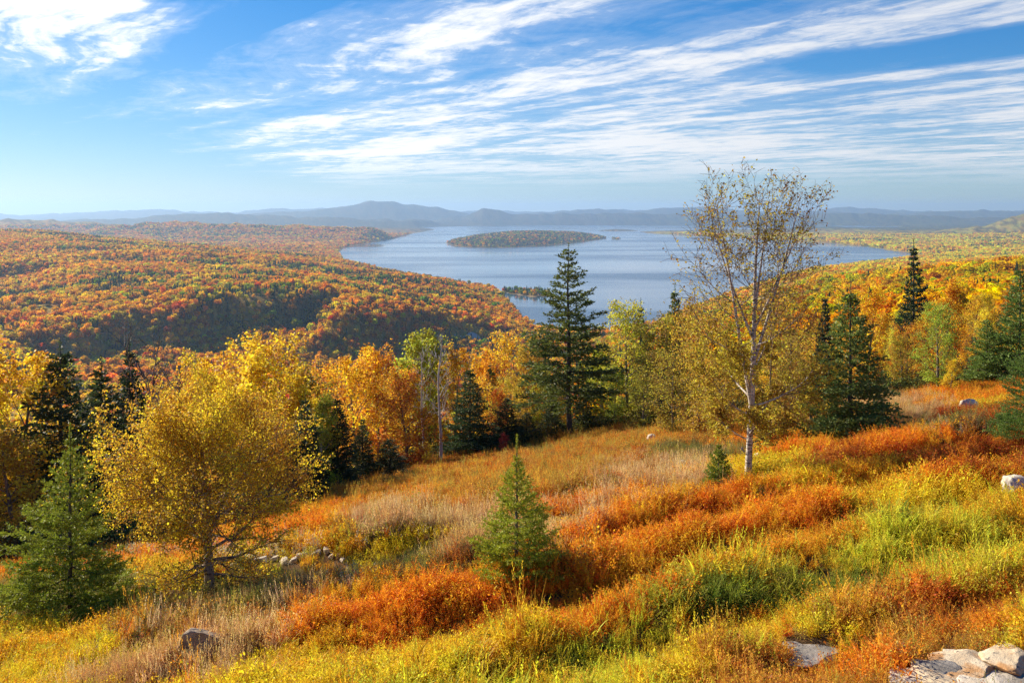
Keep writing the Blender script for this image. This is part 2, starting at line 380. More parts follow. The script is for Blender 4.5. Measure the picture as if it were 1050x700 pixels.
M['birch_bark'] = bark_material('white_birch_bark', (.44, .38, .32), (.72, .66, .59), 9, .5, (.10, .075, .06))
M['birch_old'] = bark_material('peeling_birch_bark', (.30, .22, .16), (.55, .44, .34), 10, .3, (.09, .06, .045))
M['twig'] = bark_material('red_brown_twig', (.13, .085, .06), (.24, .17, .13))
M['snag'] = bark_material('bleached_dead_wood', (.42, .39, .36), (.62, .58, .53))

def ground_material():
    m, t, out = new_mat('ground_litter')
    base = attr(t, 'gcol')
    geo = t.node('ShaderNodeNewGeometry')
    fine = t.noise(geo.outputs['Position'], 6.0, 6, .7)
    mid = t.noise(geo.outputs['Position'], .55, 5, .6)
    far = t.noise(geo.outputs['Position'], .012, 8, .78)
    f2 = t.noise(geo.outputs['Position'], .0035, 5, .6)
    d = t.node('ShaderNodeVectorMath', operation='LENGTH'); t.l.new(geo.outputs['Position'], d.inputs[0])
    near = t.math('MULTIPLY_ADD', fine, 1.1, .45)
    c1 = t.mix(1.0, base, near, 'MULTIPLY')
    c1 = t.mix(t.sstep(mid, .5, .7), c1, t.mix(1.0, c1, (1.5, 1.1, .8, 1), 'MULTIPLY'))
    woods = t.ramp(far, [(.30, (.03, .05, .022)), (.40, (.10, .09, .025)), (.47, (.33, .15, .03)), (.55, (.46, .27, .035)), (.64, (.30, .09, .03)), (.75, (.16, .14, .03))])
    woods = t.mix(t.math('MULTIPLY', t.sstep(f2, .52, .68), .8), woods, (.04, .06, .028, 1))
    woods = t.mix(.6, woods, base)
    woods = t.mix(t.sstep(d.outputs['Value'], 8500, 12500), woods, t.mix(.86, woods, (.03, .05, .045, 1)))      # spruce tone, darkened and blued on the mountains to deepen their haze
    col = t.mix(t.sstep(d.outputs['Value'], 250, 900), c1, woods)
    p = t.node('ShaderNodeBsdfPrincipled'); t.put(p.inputs['Base Color'], col); p.inputs['Roughness'].default_value = .95; p.inputs['Specular IOR Level'].default_value = .1
    b1 = t.node('ShaderNodeBump'); b1.inputs['Strength'].default_value = .6; b1.inputs['Distance'].default_value = .06; t.l.new(fine, b1.inputs['Height'])
    b2 = t.node('ShaderNodeBump'); b2.inputs['Strength'].default_value = 1; t.l.new(far, b2.inputs['Height']); t.l.new(b1.outputs[0], b2.inputs['Normal'])
    t.put(b2.inputs['Distance'], t.math('MULTIPLY', t.sstep(d.outputs['Value'], 600, 1500), 22.0))
    t.l.new(b2.outputs[0], p.inputs['Normal']); t.l.new(p.outputs[0], out.inputs[0])
    return m
M['ground'] = ground_material()

# ------------------------------------------------------------------ ground: one sheet out to the horizon
def forest_palette(x, y, n, rng):
    """leaf colours of the far woods, by place"""
    px = px_of(x, np.maximum(y, 1)); d = np.hypot(x, y)
    P = np.array([(.78, .38, .045), (.78, .46, .05), (.82, .58, .07), (.68, .27, .045), (.70, .60, .08), (.28, .34, .05), (.045, .078, .032), (.62, .15, .06), (.58, .32, .07)])
    left = np.array([.38, .30, .17, .08, .03, .012, .05, .015, .02]); right = np.array([.07, .26, .34, .01, .22, .05, .02, .0, .03]); red = np.array([.28, .18, .06, .24, .03, .02, .03, .12, .04])
    mid = np.array([.16, .36, .34, .0, .12, .01, .01, .0, .0])
    w = smooth(px, 560, 760)[:, None]
    W = left * (1 - w) + right * w
    far_r = (w[:, 0] * smooth(d, 2500, 4200))[:, None]
    W = W * (1 - far_r) + np.array([.02, .26, .36, .0, .32, .03, .01, .0, .0]) * far_r
    rr = (.8 * smooth(px, 900, 960) * smooth(d, 1500, 1900) * (1 - smooth(d, 3300, 3900)) * smooth(fbm(x / 300, y / 300, 2, 77), .38, .52))[:, None]
    rm = (smooth(px, 780, 850) * (1 - smooth(d, 600, 1300)))[:, None]
    W = W * (1 - rm) + mid * rm
    W = W * (1 - rr) + red * rr
    # stands of spruce and stands of one colour
    con = smooth(fbm(x / 210, y / 110, 3, 50), .52, .63)[:, None]
    con = np.maximum(con, (smooth(d, 6500, 9000) * .25)[:, None])
    con = con * (1 - .75 * w * (1 - smooth(d, 3500, 5500))[:, None])
    isl = np.zeros(len(x))
    for pl, k in zip(isl_polys, (1.05, .9, .9, 1.0)): isl = np.maximum(isl, np.where(poly_sd(x, y, pl) < 0, k, 0))
    con = np.maximum(con, isl[:, None])
    cv = np.zeros(9); cv[6] = .78; cv[5] = .14; cv[8] = .04; cv[1] = .04
    stand = np.stack([fbm(x / 170 + 31 * k, y / 120, 3, 60 + k) for k in range(9)], 1)
    W = W * np.exp((stand - .5) * 8.5)
    W /= W.sum(1, keepdims=True)
    con = np.minimum(con * .9, .97); W = W * (1 - con) + cv * con
    k = (W.cumsum(1) < rng.random(n)[:, None]).sum(1).clip(0, 8)
    c = P[k] * (.75 + .5 * rng.random((n, 1))) * (1 + .12 * rng.standard_normal((n, 3)))
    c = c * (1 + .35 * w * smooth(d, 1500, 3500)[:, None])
    return np.clip(c, .008, .95), k

def build_ground():
    fr = np.linspace(R(-52), R(52), 600); bk = np.linspace(R(52), R(308), 92)[1:-1]
    A = np.concatenate([fr, bk]); Rr = np.geomspace(1.0, 31500, 560)
    aa, rr = np.meshgrid(A, Rr, indexing='ij'); x = (rr * np.sin(aa)).ravel(); y = (rr * np.cos(aa)).ravel()
    z = ground_z(x, y)
    na, nr = len(A), len(Rr)
    i, j = np.meshgrid(np.arange(na), np.arange(nr - 1), indexing='ij'); i2 = (i + 1) % na
    quads = np.stack([i * nr + j, i2 * nr + j, i2 * nr + j + 1, i * nr + j + 1], -1).reshape(-1, 4)[:, ::-1]
    z0 = gz(0, .01); V = np.concatenate([np.stack([x, y, z], 1), [[0, 0, z0]]])
    c = len(V) - 1; k = np.arange(na)
    tris = np.stack([np.full(na, c), (k + 1) % na * nr, k * nr], 1)[:, ::-1]
    d = np.hypot(V[:, 0], V[:, 1])
    n = fbm(V[:, 0] / 3.0, V[:, 1] / 3.0, 3, 2)[:, None]
    soil = np.array([.075, .05, .028]) * (1 - n) + np.array([.16, .085, .03]) * n
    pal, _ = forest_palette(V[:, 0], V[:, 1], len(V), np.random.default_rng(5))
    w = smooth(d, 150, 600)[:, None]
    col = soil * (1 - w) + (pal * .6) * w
    s = shore_sd(V[:, 0], V[:, 1]); beach = np.where((d > 900) & (s < 14), 1, 0)[:, None] * (fbm(V[:, 0] / 90, V[:, 1] / 90, 2, 8)[:, None] > .55)
    col = col * (1 - beach) + np.array([.36, .30, .22]) * beach
    # gravel of the track in the hollow
    g = (np.exp(-((V[:, 1] - 33.2 - .12 * (V[:, 0] - 14)) / 1.0) ** 2) * smooth(V[:, 0], 8, 12) * (1 - smooth(V[:, 0], 18, 22)))[:, None]
    col = col * (1 - g) + np.array([.3, .27, .25]) * g
    me = mesh_from('ground', V, [quads, tris], {'gcol': np.concatenate([col, np.ones((len(V), 1))], 1)}, True)
    o = link('ground', me, M['ground']); tag(o, kind='structure')
build_ground()

def build_lake():
    m, t, out = new_mat('lake_water')
    geo = t.node('ShaderNodeNewGeometry')
    mp = t.node('ShaderNodeMapping'); t.l.new(geo.outputs['Position'], mp.inputs[0]); mp.inputs['Scale'].default_value = (.0004, .0017, 1); mp.inputs['Rotation'].default_value = (0, 0, .25)
    band = t.noise(mp.outputs[0], 1.0, 4, .55, .6)
    wave = t.noise(geo.outputs['Position'], .14, 5, .6)
    p = t.node('ShaderNodeBsdfPrincipled'); p.inputs['Base Color'].default_value = (.05, .10, .16, 1); p.inputs['IOR'].default_value = 1.333
    t.put(p.inputs['Roughness'], t.ramp(band, [(.36, .08), (.5, .15), (.62, .26)]))
    b = t.node('ShaderNodeBump'); b.inputs['Distance'].default_value = .55
    t.put(b.inputs['Strength'], t.ramp(band, [(.38, .10), (.6, .45)])); t.l.new(wave, b.inputs['Height']); t.l.new(b.outputs[0], p.inputs['Normal'])
    t.l.new(p.outputs[0], out.inputs[0])
    V = [(-14000, 900, LAKE), (14000, 900, LAKE), (14000, 17500, LAKE), (-14000, 17500, LAKE)]
    o = link('lake_water', mesh_from('lake_water', V, np.array([[0, 1, 2, 3]])), m); tag(o, kind='structure')
build_lake()

def build_road():
    m, t, out = new_mat('pale_road'); p = t.node('ShaderNodeBsdfPrincipled'); geo = t.node('ShaderNodeNewGeometry')
    t.put(p.inputs['Base Color'], t.mix(t.noise(geo.outputs['Position'], .2, 4), (.34, .33, .30, 1), (.46, .43, .36, 1))); p.inputs['Roughness'].default_value = .9
    t.l.new(p.outputs[0], out.inputs[0])
    px = np.linspace(466, 520, 60); V = []
    for k, a in enumerate(px):
        D = 1640 + 25 * math.sin(k / 14)
        for e in (-11, 11):
            x, y = (a - 525) / F * D, D + e; V.append((x, y, max(gz(x, y), gz(x, y + 8), gz(x, y - 8)) + .5))
    k = np.arange(59); q = np.stack([2 * k, 2 * k + 2, 2 * k + 3, 2 * k + 1], 1)
    o = link('road', mesh_from('road', V, q), m); tag(o, kind='structure')
build_road()

def build_haze():
    m, t, out = new_mat('valley_haze')
    v = t.node('ShaderNodeVolumePrincipled'); v.inputs['Color'].default_value = (.42, .65, 1.0, 1); v.inputs['Density'].default_value = HAZE; v.inputs['Anisotropy'].default_value = .35
    t.l.new(v.outputs[0], out.inputs['Volume'])
    w, z0, z1 = 33000, LAKE - 9, 250
    V = [(sx * w, sy * w, z) for z in (z0, z1) for sx, sy in ((-1, -1), (1, -1), (1, 1), (-1, 1))]
    f = np.array([[3, 2, 1, 0], [4, 5, 6, 7], [0, 1, 5, 4], [1, 2, 6, 5], [2, 3, 7, 6], [3, 0, 4, 7]])
    o = link('haze', mesh_from('haze', V, f), m); tag(o, kind='stuff')
HAZE = 4.5e-5
build_haze()

# ------------------------------------------------------------------ instanced stuff
def scatter(name, pts, rot, scl, tint, idx, protos, label=None):
    """one object of kind stuff: copies of PROTOS (meshes) on points"""
    me = mesh_from(name, pts, None, {'tint': np.concatenate([tint, np.ones((len(pts), 1))], 1), 'rot': rot, 'scl': scl})
    at = me.attributes.new('idx', 'INT', 'POINT'); at.data.foreach_set('value', np.asarray(idx, np.int32))
    o = bpy.data.objects.new(name, me); COL.objects.link(o); tag(o, label, kind='stuff')
    c = bpy.data.collections.new(name + '_kinds')
    for k, pm in enumerate(protos):
        c.objects.link(bpy.data.objects.new('%s_kind_%02d' % (name, k), pm))
    ng = bpy.data.node_groups.new(name, 'GeometryNodeTree')
    ng.interface.new_socket('Geometry', in_out='INPUT', socket_type='NodeSocketGeometry')
    ng.interface.new_socket('Geometry', in_out='OUTPUT', socket_type='NodeSocketGeometry')
    n, l = ng.nodes, ng.links
    gi = n.new('NodeGroupInput'); go = n.new('NodeGroupOutput')
    ip = n.new('GeometryNodeInstanceOnPoints'); ci = n.new('GeometryNodeCollectionInfo')
    ci.inputs['Collection'].default_value = c; ci.inputs['Separate Children'].default_value = True; ci.inputs['Reset Children'].default_value = True
    def na(nm, dt):
        q = n.new('GeometryNodeInputNamedAttribute'); q.data_type = dt; q.inputs['Name'].default_value = nm
        return q.outputs['Attribute']
    ip.inputs['Pick Instance'].default_value = True
    l.new(gi.outputs[0], ip.inputs['Points']); l.new(ci.outputs[0], ip.inputs['Instance'])
    l.new(na('idx', 'INT'), ip.inputs['Instance Index']); l.new(na('scl', 'FLOAT_VECTOR'), ip.inputs['Scale'])
    er = n.new('FunctionNodeEulerToRotation'); l.new(na('rot', 'FLOAT_VECTOR'), er.inputs[0]); l.new(er.outputs[0], ip.inputs['Rotation'])
    l.new(ip.outputs[0], go.inputs[0])
    md = o.modifiers.new('copies', 'NODES'); md.node_group = ng
    return o

def leaf_cards(P, Ax, Nm, L, W, fold=0.0):
    """diamond leaves: base point P, direction Ax, across Nm"""
    n = len(P); L = np.broadcast_to(L, (n,))[:, None]; W = np.broadcast_to(W, (n,))[:, None]
    V = np.stack([P, P + Ax * L * .5 + Nm * W * .5, P + Ax * L, P + Ax * L * .5 - Nm * W * .5], 1).reshape(-1, 3)
    return V, np.arange(4 * n).reshape(n, 4)
def unit(v): return v / np.maximum(np.linalg.norm(v, axis=-1, keepdims=True), 1e-9)
def rand_dirs(rng, n): return unit(rng.standard_normal((n, 3)))

def far_crown(seed, kind):
    """a crown of the far woods, about 1 unit wide and 1.1 high, standing on z = 0"""
    rng = np.random.default_rng(seed)
    if kind == 'leafy':
        nb = 9; C = rand_dirs(rng, nb) * np.array([.27, .27, .25]) + np.array([0, 0, .72]); rad = .17 + .11 * rng.random(nb)
        n = 240; k = rng.integers(0, nb, n); D = rand_dirs(rng, n); P = C[k] + D * rad[k][:, None] * (.75 + .3 * rng.random((n, 1)))
        Nn = unit(D + .8 * rand_dirs(rng, n)); v = np.clip(.5 + .22 * rng.standard_normal(n) + (rng.random(nb) - .5)[k] * .5, 0, 1); sz = .13 + .07 * rng.random(n)
    else:
        n = 230; h = rng.random(n) ** .8; th = rng.random(n) * 6.283; r = .30 * (1 - h) ** .9 * (.55 + .5 * rng.random(n)) + .01
        P = np.stack([r * np.cos(th), r * np.sin(th), .12 + 1.25 * h], 1); Nn = unit(np.stack([np.cos(th), np.sin(th), .9 + 0 * th], 1) + .6 * rand_dirs(rng, n)); v = rng.random(n); sz = .09 + .08 * rng.random(n) * (1.2 - h)
    Ax = unit(np.cross(Nn, rand_dirs(rng, n))); B = np.cross(Nn, Ax)
    V, q = leaf_cards(P - Ax * sz[:, None] * .5, Ax, B, sz, sz * .9)
    # trunk
    a = np.arange(5) / 5 * 6.283; t0 = np.stack([.022 * np.cos(a), .022 * np.sin(a), 0 * a - .35], 1); t1 = np.stack([.01 * np.cos(a), .01 * np.sin(a), 0 * a + .75], 1)
    k = np.arange(5); tq = np.stack([k, (k + 1) % 5, (k + 1) % 5 + 5, k + 5], 1) + len(V)
    return mesh_from('far_tree_%s_%d' % (kind, seed), np.concatenate([V, t0, t1]), [q, tq], {'v': np.concatenate([np.repeat(v, 4), np.full(10, .0)])}), None

def build_far_woods():
    rng = np.random.default_rng(11)
    protos = []
    for k in range(5): protos.append(far_crown(100 + k, 'leafy')[0])
    for k in range(3): protos.append(far_crown(200 + k, 'conifer')[0])
    for m in protos: m.materials.append(M['wood_far'])
    X = []; 
    for d0, d1, per in ((230, 900, 34), (900, 2600, 60), (2600, 5000, 95), (5000, 9500, 330)):
        a0, a1 = math.atan((-190 - 525) / F), math.atan((1240 - 525) / F)
        n = int((a1 - a0) / 2 * (d1 ** 2 - d0 ** 2) / per)
        a = a0 + (a1 - a0) * rng.random(n); d = np.sqrt(d0 ** 2 + (d1 ** 2 - d0 ** 2) * rng.random(n))
        X.append(np.stack([d * np.sin(a), d * np.cos(a)], 1))
    X = np.concatenate(X); x, y = X[:, 0], X[:, 1]
    s = shore_sd(x, y); px = px_of(x, y); d = np.hypot(x, y)
    keep = (s > 6) | (d < 900)
    # hidden floor of the near valley: thinner
    keep &= ~((px < 560) & (d < 900) & (rng.random(len(x)) < .6))
    road = (px > 462) & (px < 530) & (np.abs(y - 1640) < 42)
    field = (px > 440) & (px < 530) & (y > 1690) & (y < 1712)
    clear = (fbm(x / 160, y / 70, 2, 91) > .765) & (d > 1700) & (d < 3500)
    keep &= ~(road | field | clear)
    x, y = x[keep], y[keep]; n = len(x)
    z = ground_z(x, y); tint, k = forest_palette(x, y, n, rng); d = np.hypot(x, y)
    con = (k == 6)
    idx = np.where(con, 5 + rng.integers(0, 3, n), rng.integers(0, 5, n))
    w = np.where(con, 8.5, 12) * (.5 + .8 * rng.random(n)) * np.where(d > 5000, 1.6, 1.0) * np.where(d < 900, .55, 1)
    hh = w * np.where(con, 1.25, 1.0) * (.9 + .35 * rng.random(n)) * np.where(d > 5000, .62, .85)
    scl = np.stack([w, w, hh], 1); rot = np.stack([0 * w, 0 * w, rng.random(n) * 6.283], 1)
    print('far woods', n)
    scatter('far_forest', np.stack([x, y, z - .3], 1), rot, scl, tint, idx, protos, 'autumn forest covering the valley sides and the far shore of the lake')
build_far_woods()
# ------------------------------------------------------------------ trees
class Tubes:
    """collects tapered tubes into one mesh"""
    def __init__(s): s.V = []; s.Q = []; s.n = 0
    def add(s, P, r, sides):
        P = np.asarray(P, float); r = np.asarray(r, float); k = len(P)
        T = np.gradient(P, axis=0); T = unit(T)
        ref = np.array([0, 0, 1.0]) if abs(T[0, 2]) < .9 else np.array([1.0, 0, 0])
        U = unit(np.cross(T, ref)); W = np.cross(T, U)
        a = np.arange(sides) / sides * 2 * math.pi
        ring = P[:, None] + r[:, None, None] * (np.cos(a)[None, :, None] * U[:, None] + np.sin(a)[None, :, None] * W[:, None])
        i, j = np.meshgrid(np.arange(k - 1), np.arange(sides), indexing='ij'); j2 = (j + 1) % sides
        s.Q.append(np.stack([i * sides + j, i * sides + j2, (i + 1) * sides + j2, (i + 1) * sides + j], -1).reshape(-1, 4) + s.n)
        s.V.append(ring.reshape(-1, 3)); s.n += k * sides
    def mesh(s, name): return mesh_from(name, np.concatenate(s.V), [np.concatenate(s.Q)], None, True)

def curve(rng, p, d, L, n, wob, lift):
    """a bent branch: N points from P towards D, LIFT bends it up (or down) on the way"""
    P = [np.array(p, float)]; d = unit(np.array(d, float)); st = L / (n - 1)
    for i in range(n - 1):
        d = unit(d + rng.standard_normal(3) * wob + np.array([0, 0, lift / (n - 1)]))
        P.append(P[-1] + d * st)
    return np.array(P)
def at(P, f):
    x = f * (len(P) - 1); i = min(int(x), len(P) - 2); return P[i] + (P[i + 1] - P[i]) * (x - i), unit(P[i + 1] - P[i])
def off_dir(rng, axis, ang, phi=None):
    """a direction ANG away from AXIS"""
    ref = np.array([0, 0, 1.0]) if abs(axis[2]) < .95 else np.array([1.0, 0, 0])
    u = unit(np.cross(axis, ref)); w = np.cross(axis, u); phi = rng.random() * 6.283 if phi is None else phi
    return unit(axis * math.cos(ang) + (u * math.cos(phi) + w * math.sin(phi)) * math.sin(ang))

def leafy_tree(seed, H=7., base=.2, spread=2.4, limbs=18, subs=7, twigs=4, leaves=9, leaf=.14, r0=.11, stems=None, low_el=.35, high_el=1.15, fill=None, scatter_=.12, top_r=.1, shape=1.0, wob=.05, thin=None, lean=(0, 0), lift=.35, split=0, envf=None):
    """returns the wood mesh and the leaf mesh of a broadleaf tree standing on the origin"""
    rng = np.random.default_rng(seed); tb = Tubes(); tw = Tubes(); LP = []
    stems = stems or [(np.array([lean[0], lean[1], 1.0]), 1.0, 1.0)]
    trunkpts = []
    for si, (sd_, hk, rk) in enumerate(stems):
        st = np.zeros(3) if len(sd_) == 3 else at(trunkpts[0][0], sd_[5] / H)[0] + np.array([sd_[3], sd_[4], 0]) * .3
        P = curve(rng, st, sd_[:3], H * hk, 14, wob * .35, .25)
        rad = r0 * rk * (1 - np.linspace(0, 1, 14)) ** .75 + .008
        if si == 0: rad[0] *= 1.35; P[0, 2] -= .25
        tb.add(P, rad, 8); trunkpts.append((P, rad))
        nl = max(4, int(limbs * hk / len(stems) * (1.3 if len(stems) > 1 else 1)))
        for i in range(nl):
            f = base + (.97 - base) * ((i + rng.random() * .8) / nl) ** (1.5 if si == 0 else 1.0); p, ax = at(P, f); g = (f - base) / (1 - base)
            el = low_el + (high_el - low_el) * g + rng.normal() * .1
            th = i * 2.4 + rng.normal() * .4 + si
            d = np.array([math.cos(th) * math.cos(el), math.sin(th) * math.cos(el), math.sin(el)])
            env = (math.sin(math.pi * min(1, .18 + .82 * (1 - g) ** .9 * shape)) * .85 + .25) if shape <= 1 else 1.0
            if envf: env = envf(g)
            L = spread * env * (.75 + .45 * rng.random()) * (1 - .3 * g)
            r = max(.006, rad[min(13, int(f * 13))] * (.42 if L > spread * .6 else .3))
            B = curve(rng, p, d, L, 8, wob * 2.0, lift); (tb if L > spread * split else tw).add(B, r * (1 - np.linspace(0, .85, 8)), 5)
            ns = max(2, int(subs * (.5 + .6 * L / spread)))
            for j in range(ns + 1):
                fj = 1.0 if j == ns else .2 + .8 * (j + rng.random() * .7) / ns
                q, a2 = at(B, min(fj, .999)); d2 = a2 if j == ns else off_dir(rng, a2, .55 + .45 * rng.random()); d2 = unit(d2 + np.array([0, 0, .15]))
                L2 = L * (.48 - .22 * fj) * (.7 + .6 * rng.random()) + .12
                C = curve(rng, q, d2, L2, 5, wob * 2.4, .2); tw.add(C, max(.004, r * .4) * (1 - np.linspace(0, .8, 5)), 4)
                keep = 1.0 if thin is None else thin(C[2], rng)
                for k in range(twigs):
                    fk = .25 + .75 * (k + rng.random()) / twigs; q2, a3 = at(C, min(fk, .999)); d3 = off_dir(rng, a3, .5 + .5 * rng.random())
                    L3 = L2 * .5 * (.6 + .7 * rng.random()) + .06
                    E = np.stack([q2, q2 + d3 * L3 * .5, q2 + d3 * L3 + np.array([0, 0, -.02])]); tw.add(E, np.array([.0045, .0035, .002]) * (1 + .25 * H / 6), 3)
                    m = rng.poisson(leaves * keep)
                    if m: LP.append(E[0] + (E[2] - E[0]) * rng.random((m, 1)) + rng.normal(size=(m, 3)) * scatter_)
    LP = np.concatenate(LP); n = len(LP)
    Ax = unit(rand_dirs(rng, n) + np.array([0, 0, -.35])); Nn = unit(np.cross(Ax, rand_dirs(rng, n)))
    sz = leaf * (.7 + .6 * rng.random(n)); V, q = leaf_cards(LP, Ax, Nn, sz, sz * .72)
    cl = fbm(LP[:, 0] * 1.1 + LP[:, 2] * .7 + 50, LP[:, 1] * 1.1 - LP[:, 2] * .9 + 50, 3, seed)
    v = np.clip(.5 + (cl - .5) * 1.0 + .24 * rng.standard_normal(n), 0, 1)
    return tb.mesh('broadleaf_wood_%d' % seed), mesh_from('broadleaf_leaves_%d' % seed, V, q, {'v': np.repeat(v, 4)}), tw.mesh('broadleaf_twigs_%d' % seed)

def conifer(seed, H=7., Rb=1.6, whorls=22, per=6, tw=9, blades=7, needle=.07, droop=-.25, tip=.35, clear=.03, power=.8, ragged=.25, r0=.09, gaps=0.0, tuft=1.0, width=.16, leader=.06, lead=1.0):
    """returns the wood mesh and the needle mesh of a spruce standing on the origin"""
    rng = np.random.default_rng(seed); tb = Tubes(); P0 = []; A0 = []; S0 = []; W0 = []
    T = np.stack([np.zeros(12), np.zeros(12), np.linspace(-.25, H, 12)], 1); T[1:-1, :2] += rng.normal(size=(10, 2)) * .008 * H / 5
    tr = r0 * (1 - np.linspace(0, 1, 12)) ** .8 + .004; tb.add(T, tr, 8)
    def needles(Q, amount, ln):
        m = max(2, int(amount)); f = rng.random(m); i = np.minimum((f * (len(Q) - 1)).astype(int), len(Q) - 2); u = f * (len(Q) - 1) - i
        p = Q[i] + (Q[i + 1] - Q[i]) * u[:, None]; ax = unit(Q[i + 1] - Q[i])
        P0.append(p); A0.append(unit(ax * .75 + rand_dirs(rng, m) * .75 + np.array([0, 0, .12]))); S0.append(ln * (.7 + .6 * rng.random(m))); W0.append(np.full(m, rng.random()))
    sink = {}
    for w in range(whorls):
        g = (w + .3 * rng.random()) / whorls; h = H * (clear + (1 - clear - leader) * g)
        if gaps and rng.random() < gaps: continue
        L0 = Rb * ((1 - g) ** power) * (.62 + .38 * min(1, (g + .1) * 6)) + .03 * Rb
        nb = max(4, int(per * (.7 + .5 * (1 - g))))
        for b in range(nb):
            th = b / nb * 6.283 + w * 1.1 + rng.normal() * .25; L = L0 * (1 - ragged + 1.5 * ragged * rng.random())
            el = droop + (1.0 - droop) * g ** 1.6 * .9 + rng.normal() * .08
            d = np.array([math.cos(th) * math.cos(el), math.sin(th) * math.cos(el), math.sin(el)])
            p = np.array([0, 0, h + rng.normal() * .01 * H / 3]); B = curve(rng, p, d, L, 7, .05, tip)
            tb.add(B, max(.004, r0 * .26 * L / Rb) * (1 - np.linspace(0, .85, 7)), 4)
            needles(B[1:], blades * 1.6 * tuft * L / needle * .22 + 4, needle)
            nt = max(2, int(tw * L / Rb + 1)); side = unit(np.cross(d, np.array([0, 0, 1.0])))
            for k in range(nt):
                f = .18 + .80 * (k + rng.random() * .6) / nt; q, a2 = at(B, min(f, .999)); sgn = 1 if k % 2 else -1
                d2 = unit(a2 * .75 + side * sgn * (.75 + .2 * rng.random()) + np.array([0, 0, -.12 + .2 * rng.normal()]))
                L2 = L * .5 * (1 - f * .75) * (.7 + .5 * rng.random()) + needle * .7
                C = np.stack([q, q + d2 * L2 * .55 + np.array([0, 0, -.04 * L2]), q + d2 * L2 + a2 * L2 * .12])
                needles(C, blades * tuft * (L2 / needle) * .8 + 3, needle)
                if L2 > needle * 4:
                    for e in range(int(L2 / (needle * 2.2))):
                        q3, a3 = at(C, .25 + .7 * rng.random()); d3 = unit(a3 + off_dir(rng, a3, 1.2) * .8); L3 = L2 * .38
                        needles(np.stack([q3, q3 + d3 * L3 * .5, q3 + d3 * L3]), blades * tuft * (L3 / needle) * .6 + 2, needle)
    needles(T[-2:], int(H / needle * 2.2 * lead), needle * (.45 + .35 * lead)); needles(T[-4:-1], int(H / needle * 2.5 * lead), needle * (.5 + .5 * lead))
    P = np.concatenate(P0); A = np.concatenate(A0); Sz = np.concatenate(S0); v = np.concatenate(W0); n = len(P)
    Nn = unit(np.cross(A, rand_dirs(rng, n))); V, q = leaf_cards(P, A, Nn, Sz, Sz * width)
    v = np.clip(v * .6 + .4 * rng.random(n), 0, 1)
    return tb.mesh('spruce_wood_%d' % seed), mesh_from('spruce_needles_%d' % seed, V, q, {'v': np.repeat(v, 4)})

def bare_tree(seed, H=6., limbs=14, spread=1.0, r0=.07, broken=False):
    rng = np.random.default_rng(seed); tb = Tubes(); tw = Tubes()
    P = curve(rng, (0, 0, -.2), (0, 0, 1), H, 12, .04, .2); rad = r0 * (1 - np.linspace(0, .8 if broken else .95, 12)); tb.add(P, rad, 7)
    for i in range(limbs):
        f = .3 + .68 * (i + rng.random()) / limbs; p, ax = at(P, min(f, .99)); th = i * 2.4 + rng.normal() * .5; el = .5 + .5 * rng.random()
        d = np.array([math.cos(th) * math.cos(el), math.sin(th) * math.cos(el), math.sin(el)]); L = spread * (1.15 - .6 * f) * (.6 + .7 * rng.random())
        B = curve(rng, p, d, L, 7, .12, .5); tw.add(B, max(.012, r0 * .38 * (1.1 - f)) * (1 - np.linspace(0, .8, 7)), 5)
        for k in range(5):
            q, a = at(B, .25 + .7 * rng.random()); C = curve(rng, q, off_dir(rng, a, .7), L * .45 * (.5 + rng.random()), 5, .12, .3); tw.add(C, np.linspace(.012, .005, 5), 4)
            for e in range(3):
                q2, a2 = at(C, .3 + .65 * rng.random()); D = curve(rng, q2, off_dir(rng, a2, .6), L * .22, 3, .1, .2); tw.add(D, np.linspace(.007, .003, 3), 3)
    return tb.mesh('bare_trunk_%d' % seed), tw.mesh('bare_branches_%d' % seed)

used_names = {}
def tree(name, meshes, px, dist, top, label, cat, colour, bark, group=None, width=1.0, turn=None, leaf_name='crown', mat='leaf', native=None, xyz=None, twig=None, foot=None):
    """a tree thing (an Empty at its foot) with its trunk and its crown; TOP is the picture row its tip reaches"""
    if xyz is None and foot: dist = float(on_meadow(px, foot)[1][0])
    if xyz is None: x, y, z = place(px, dist)
    else: x, y, z = xyz
    e = bpy.data.objects.new(name, None); COL.objects.link(e); e.empty_display_size = .3
    e.location = (x, y, z - .05)
    Hn = native or max(v.co.z for v in meshes[1].vertices)
    h = (HOR - top) / F * y - z if top is not None else Hn
    s = h / Hn
    e.scale = (s * width, s * width, s); e.rotation_euler = (0, 0, turn if turn is not None else (px * 1.7) % 6.28)
    tag(e, label, cat, group)
    L = [('trunk', meshes[0], bark, None), (leaf_name, meshes[1], M[mat] if mat else bark, colour)]
    if len(meshes) > 2: L.append(('branches', meshes[2], twig or M['twig'], None))
    for nm, me, mt, c in L:
        o = bpy.data.objects.new(nm, me); COL.objects.link(o); o.parent = e
        if not me.materials: me.materials.append(mt)
        o.material_slots[0].link = 'OBJECT'; o.material_slots[0].material = mt
        if c is not None: o.color = (*c, 1)
    return e

GOLD = (.82, .52, .035); YELLOW = (.85, .62, .045); ORANGE = (.84, .42, .03); RUST = (.70, .31, .035); LIME = (.50, .48, .05); OLIVE = (.46, .36, .045); BRONZE = (.54, .34, .04); RED = (.42, .05, .03); GREEN = (.30, .36, .05)
SPRUCE = (.13, .17, .035); DARK = (.06, .085, .028); BLUEISH = (.05, .10, .055); FRESH = (.10, .20, .045)

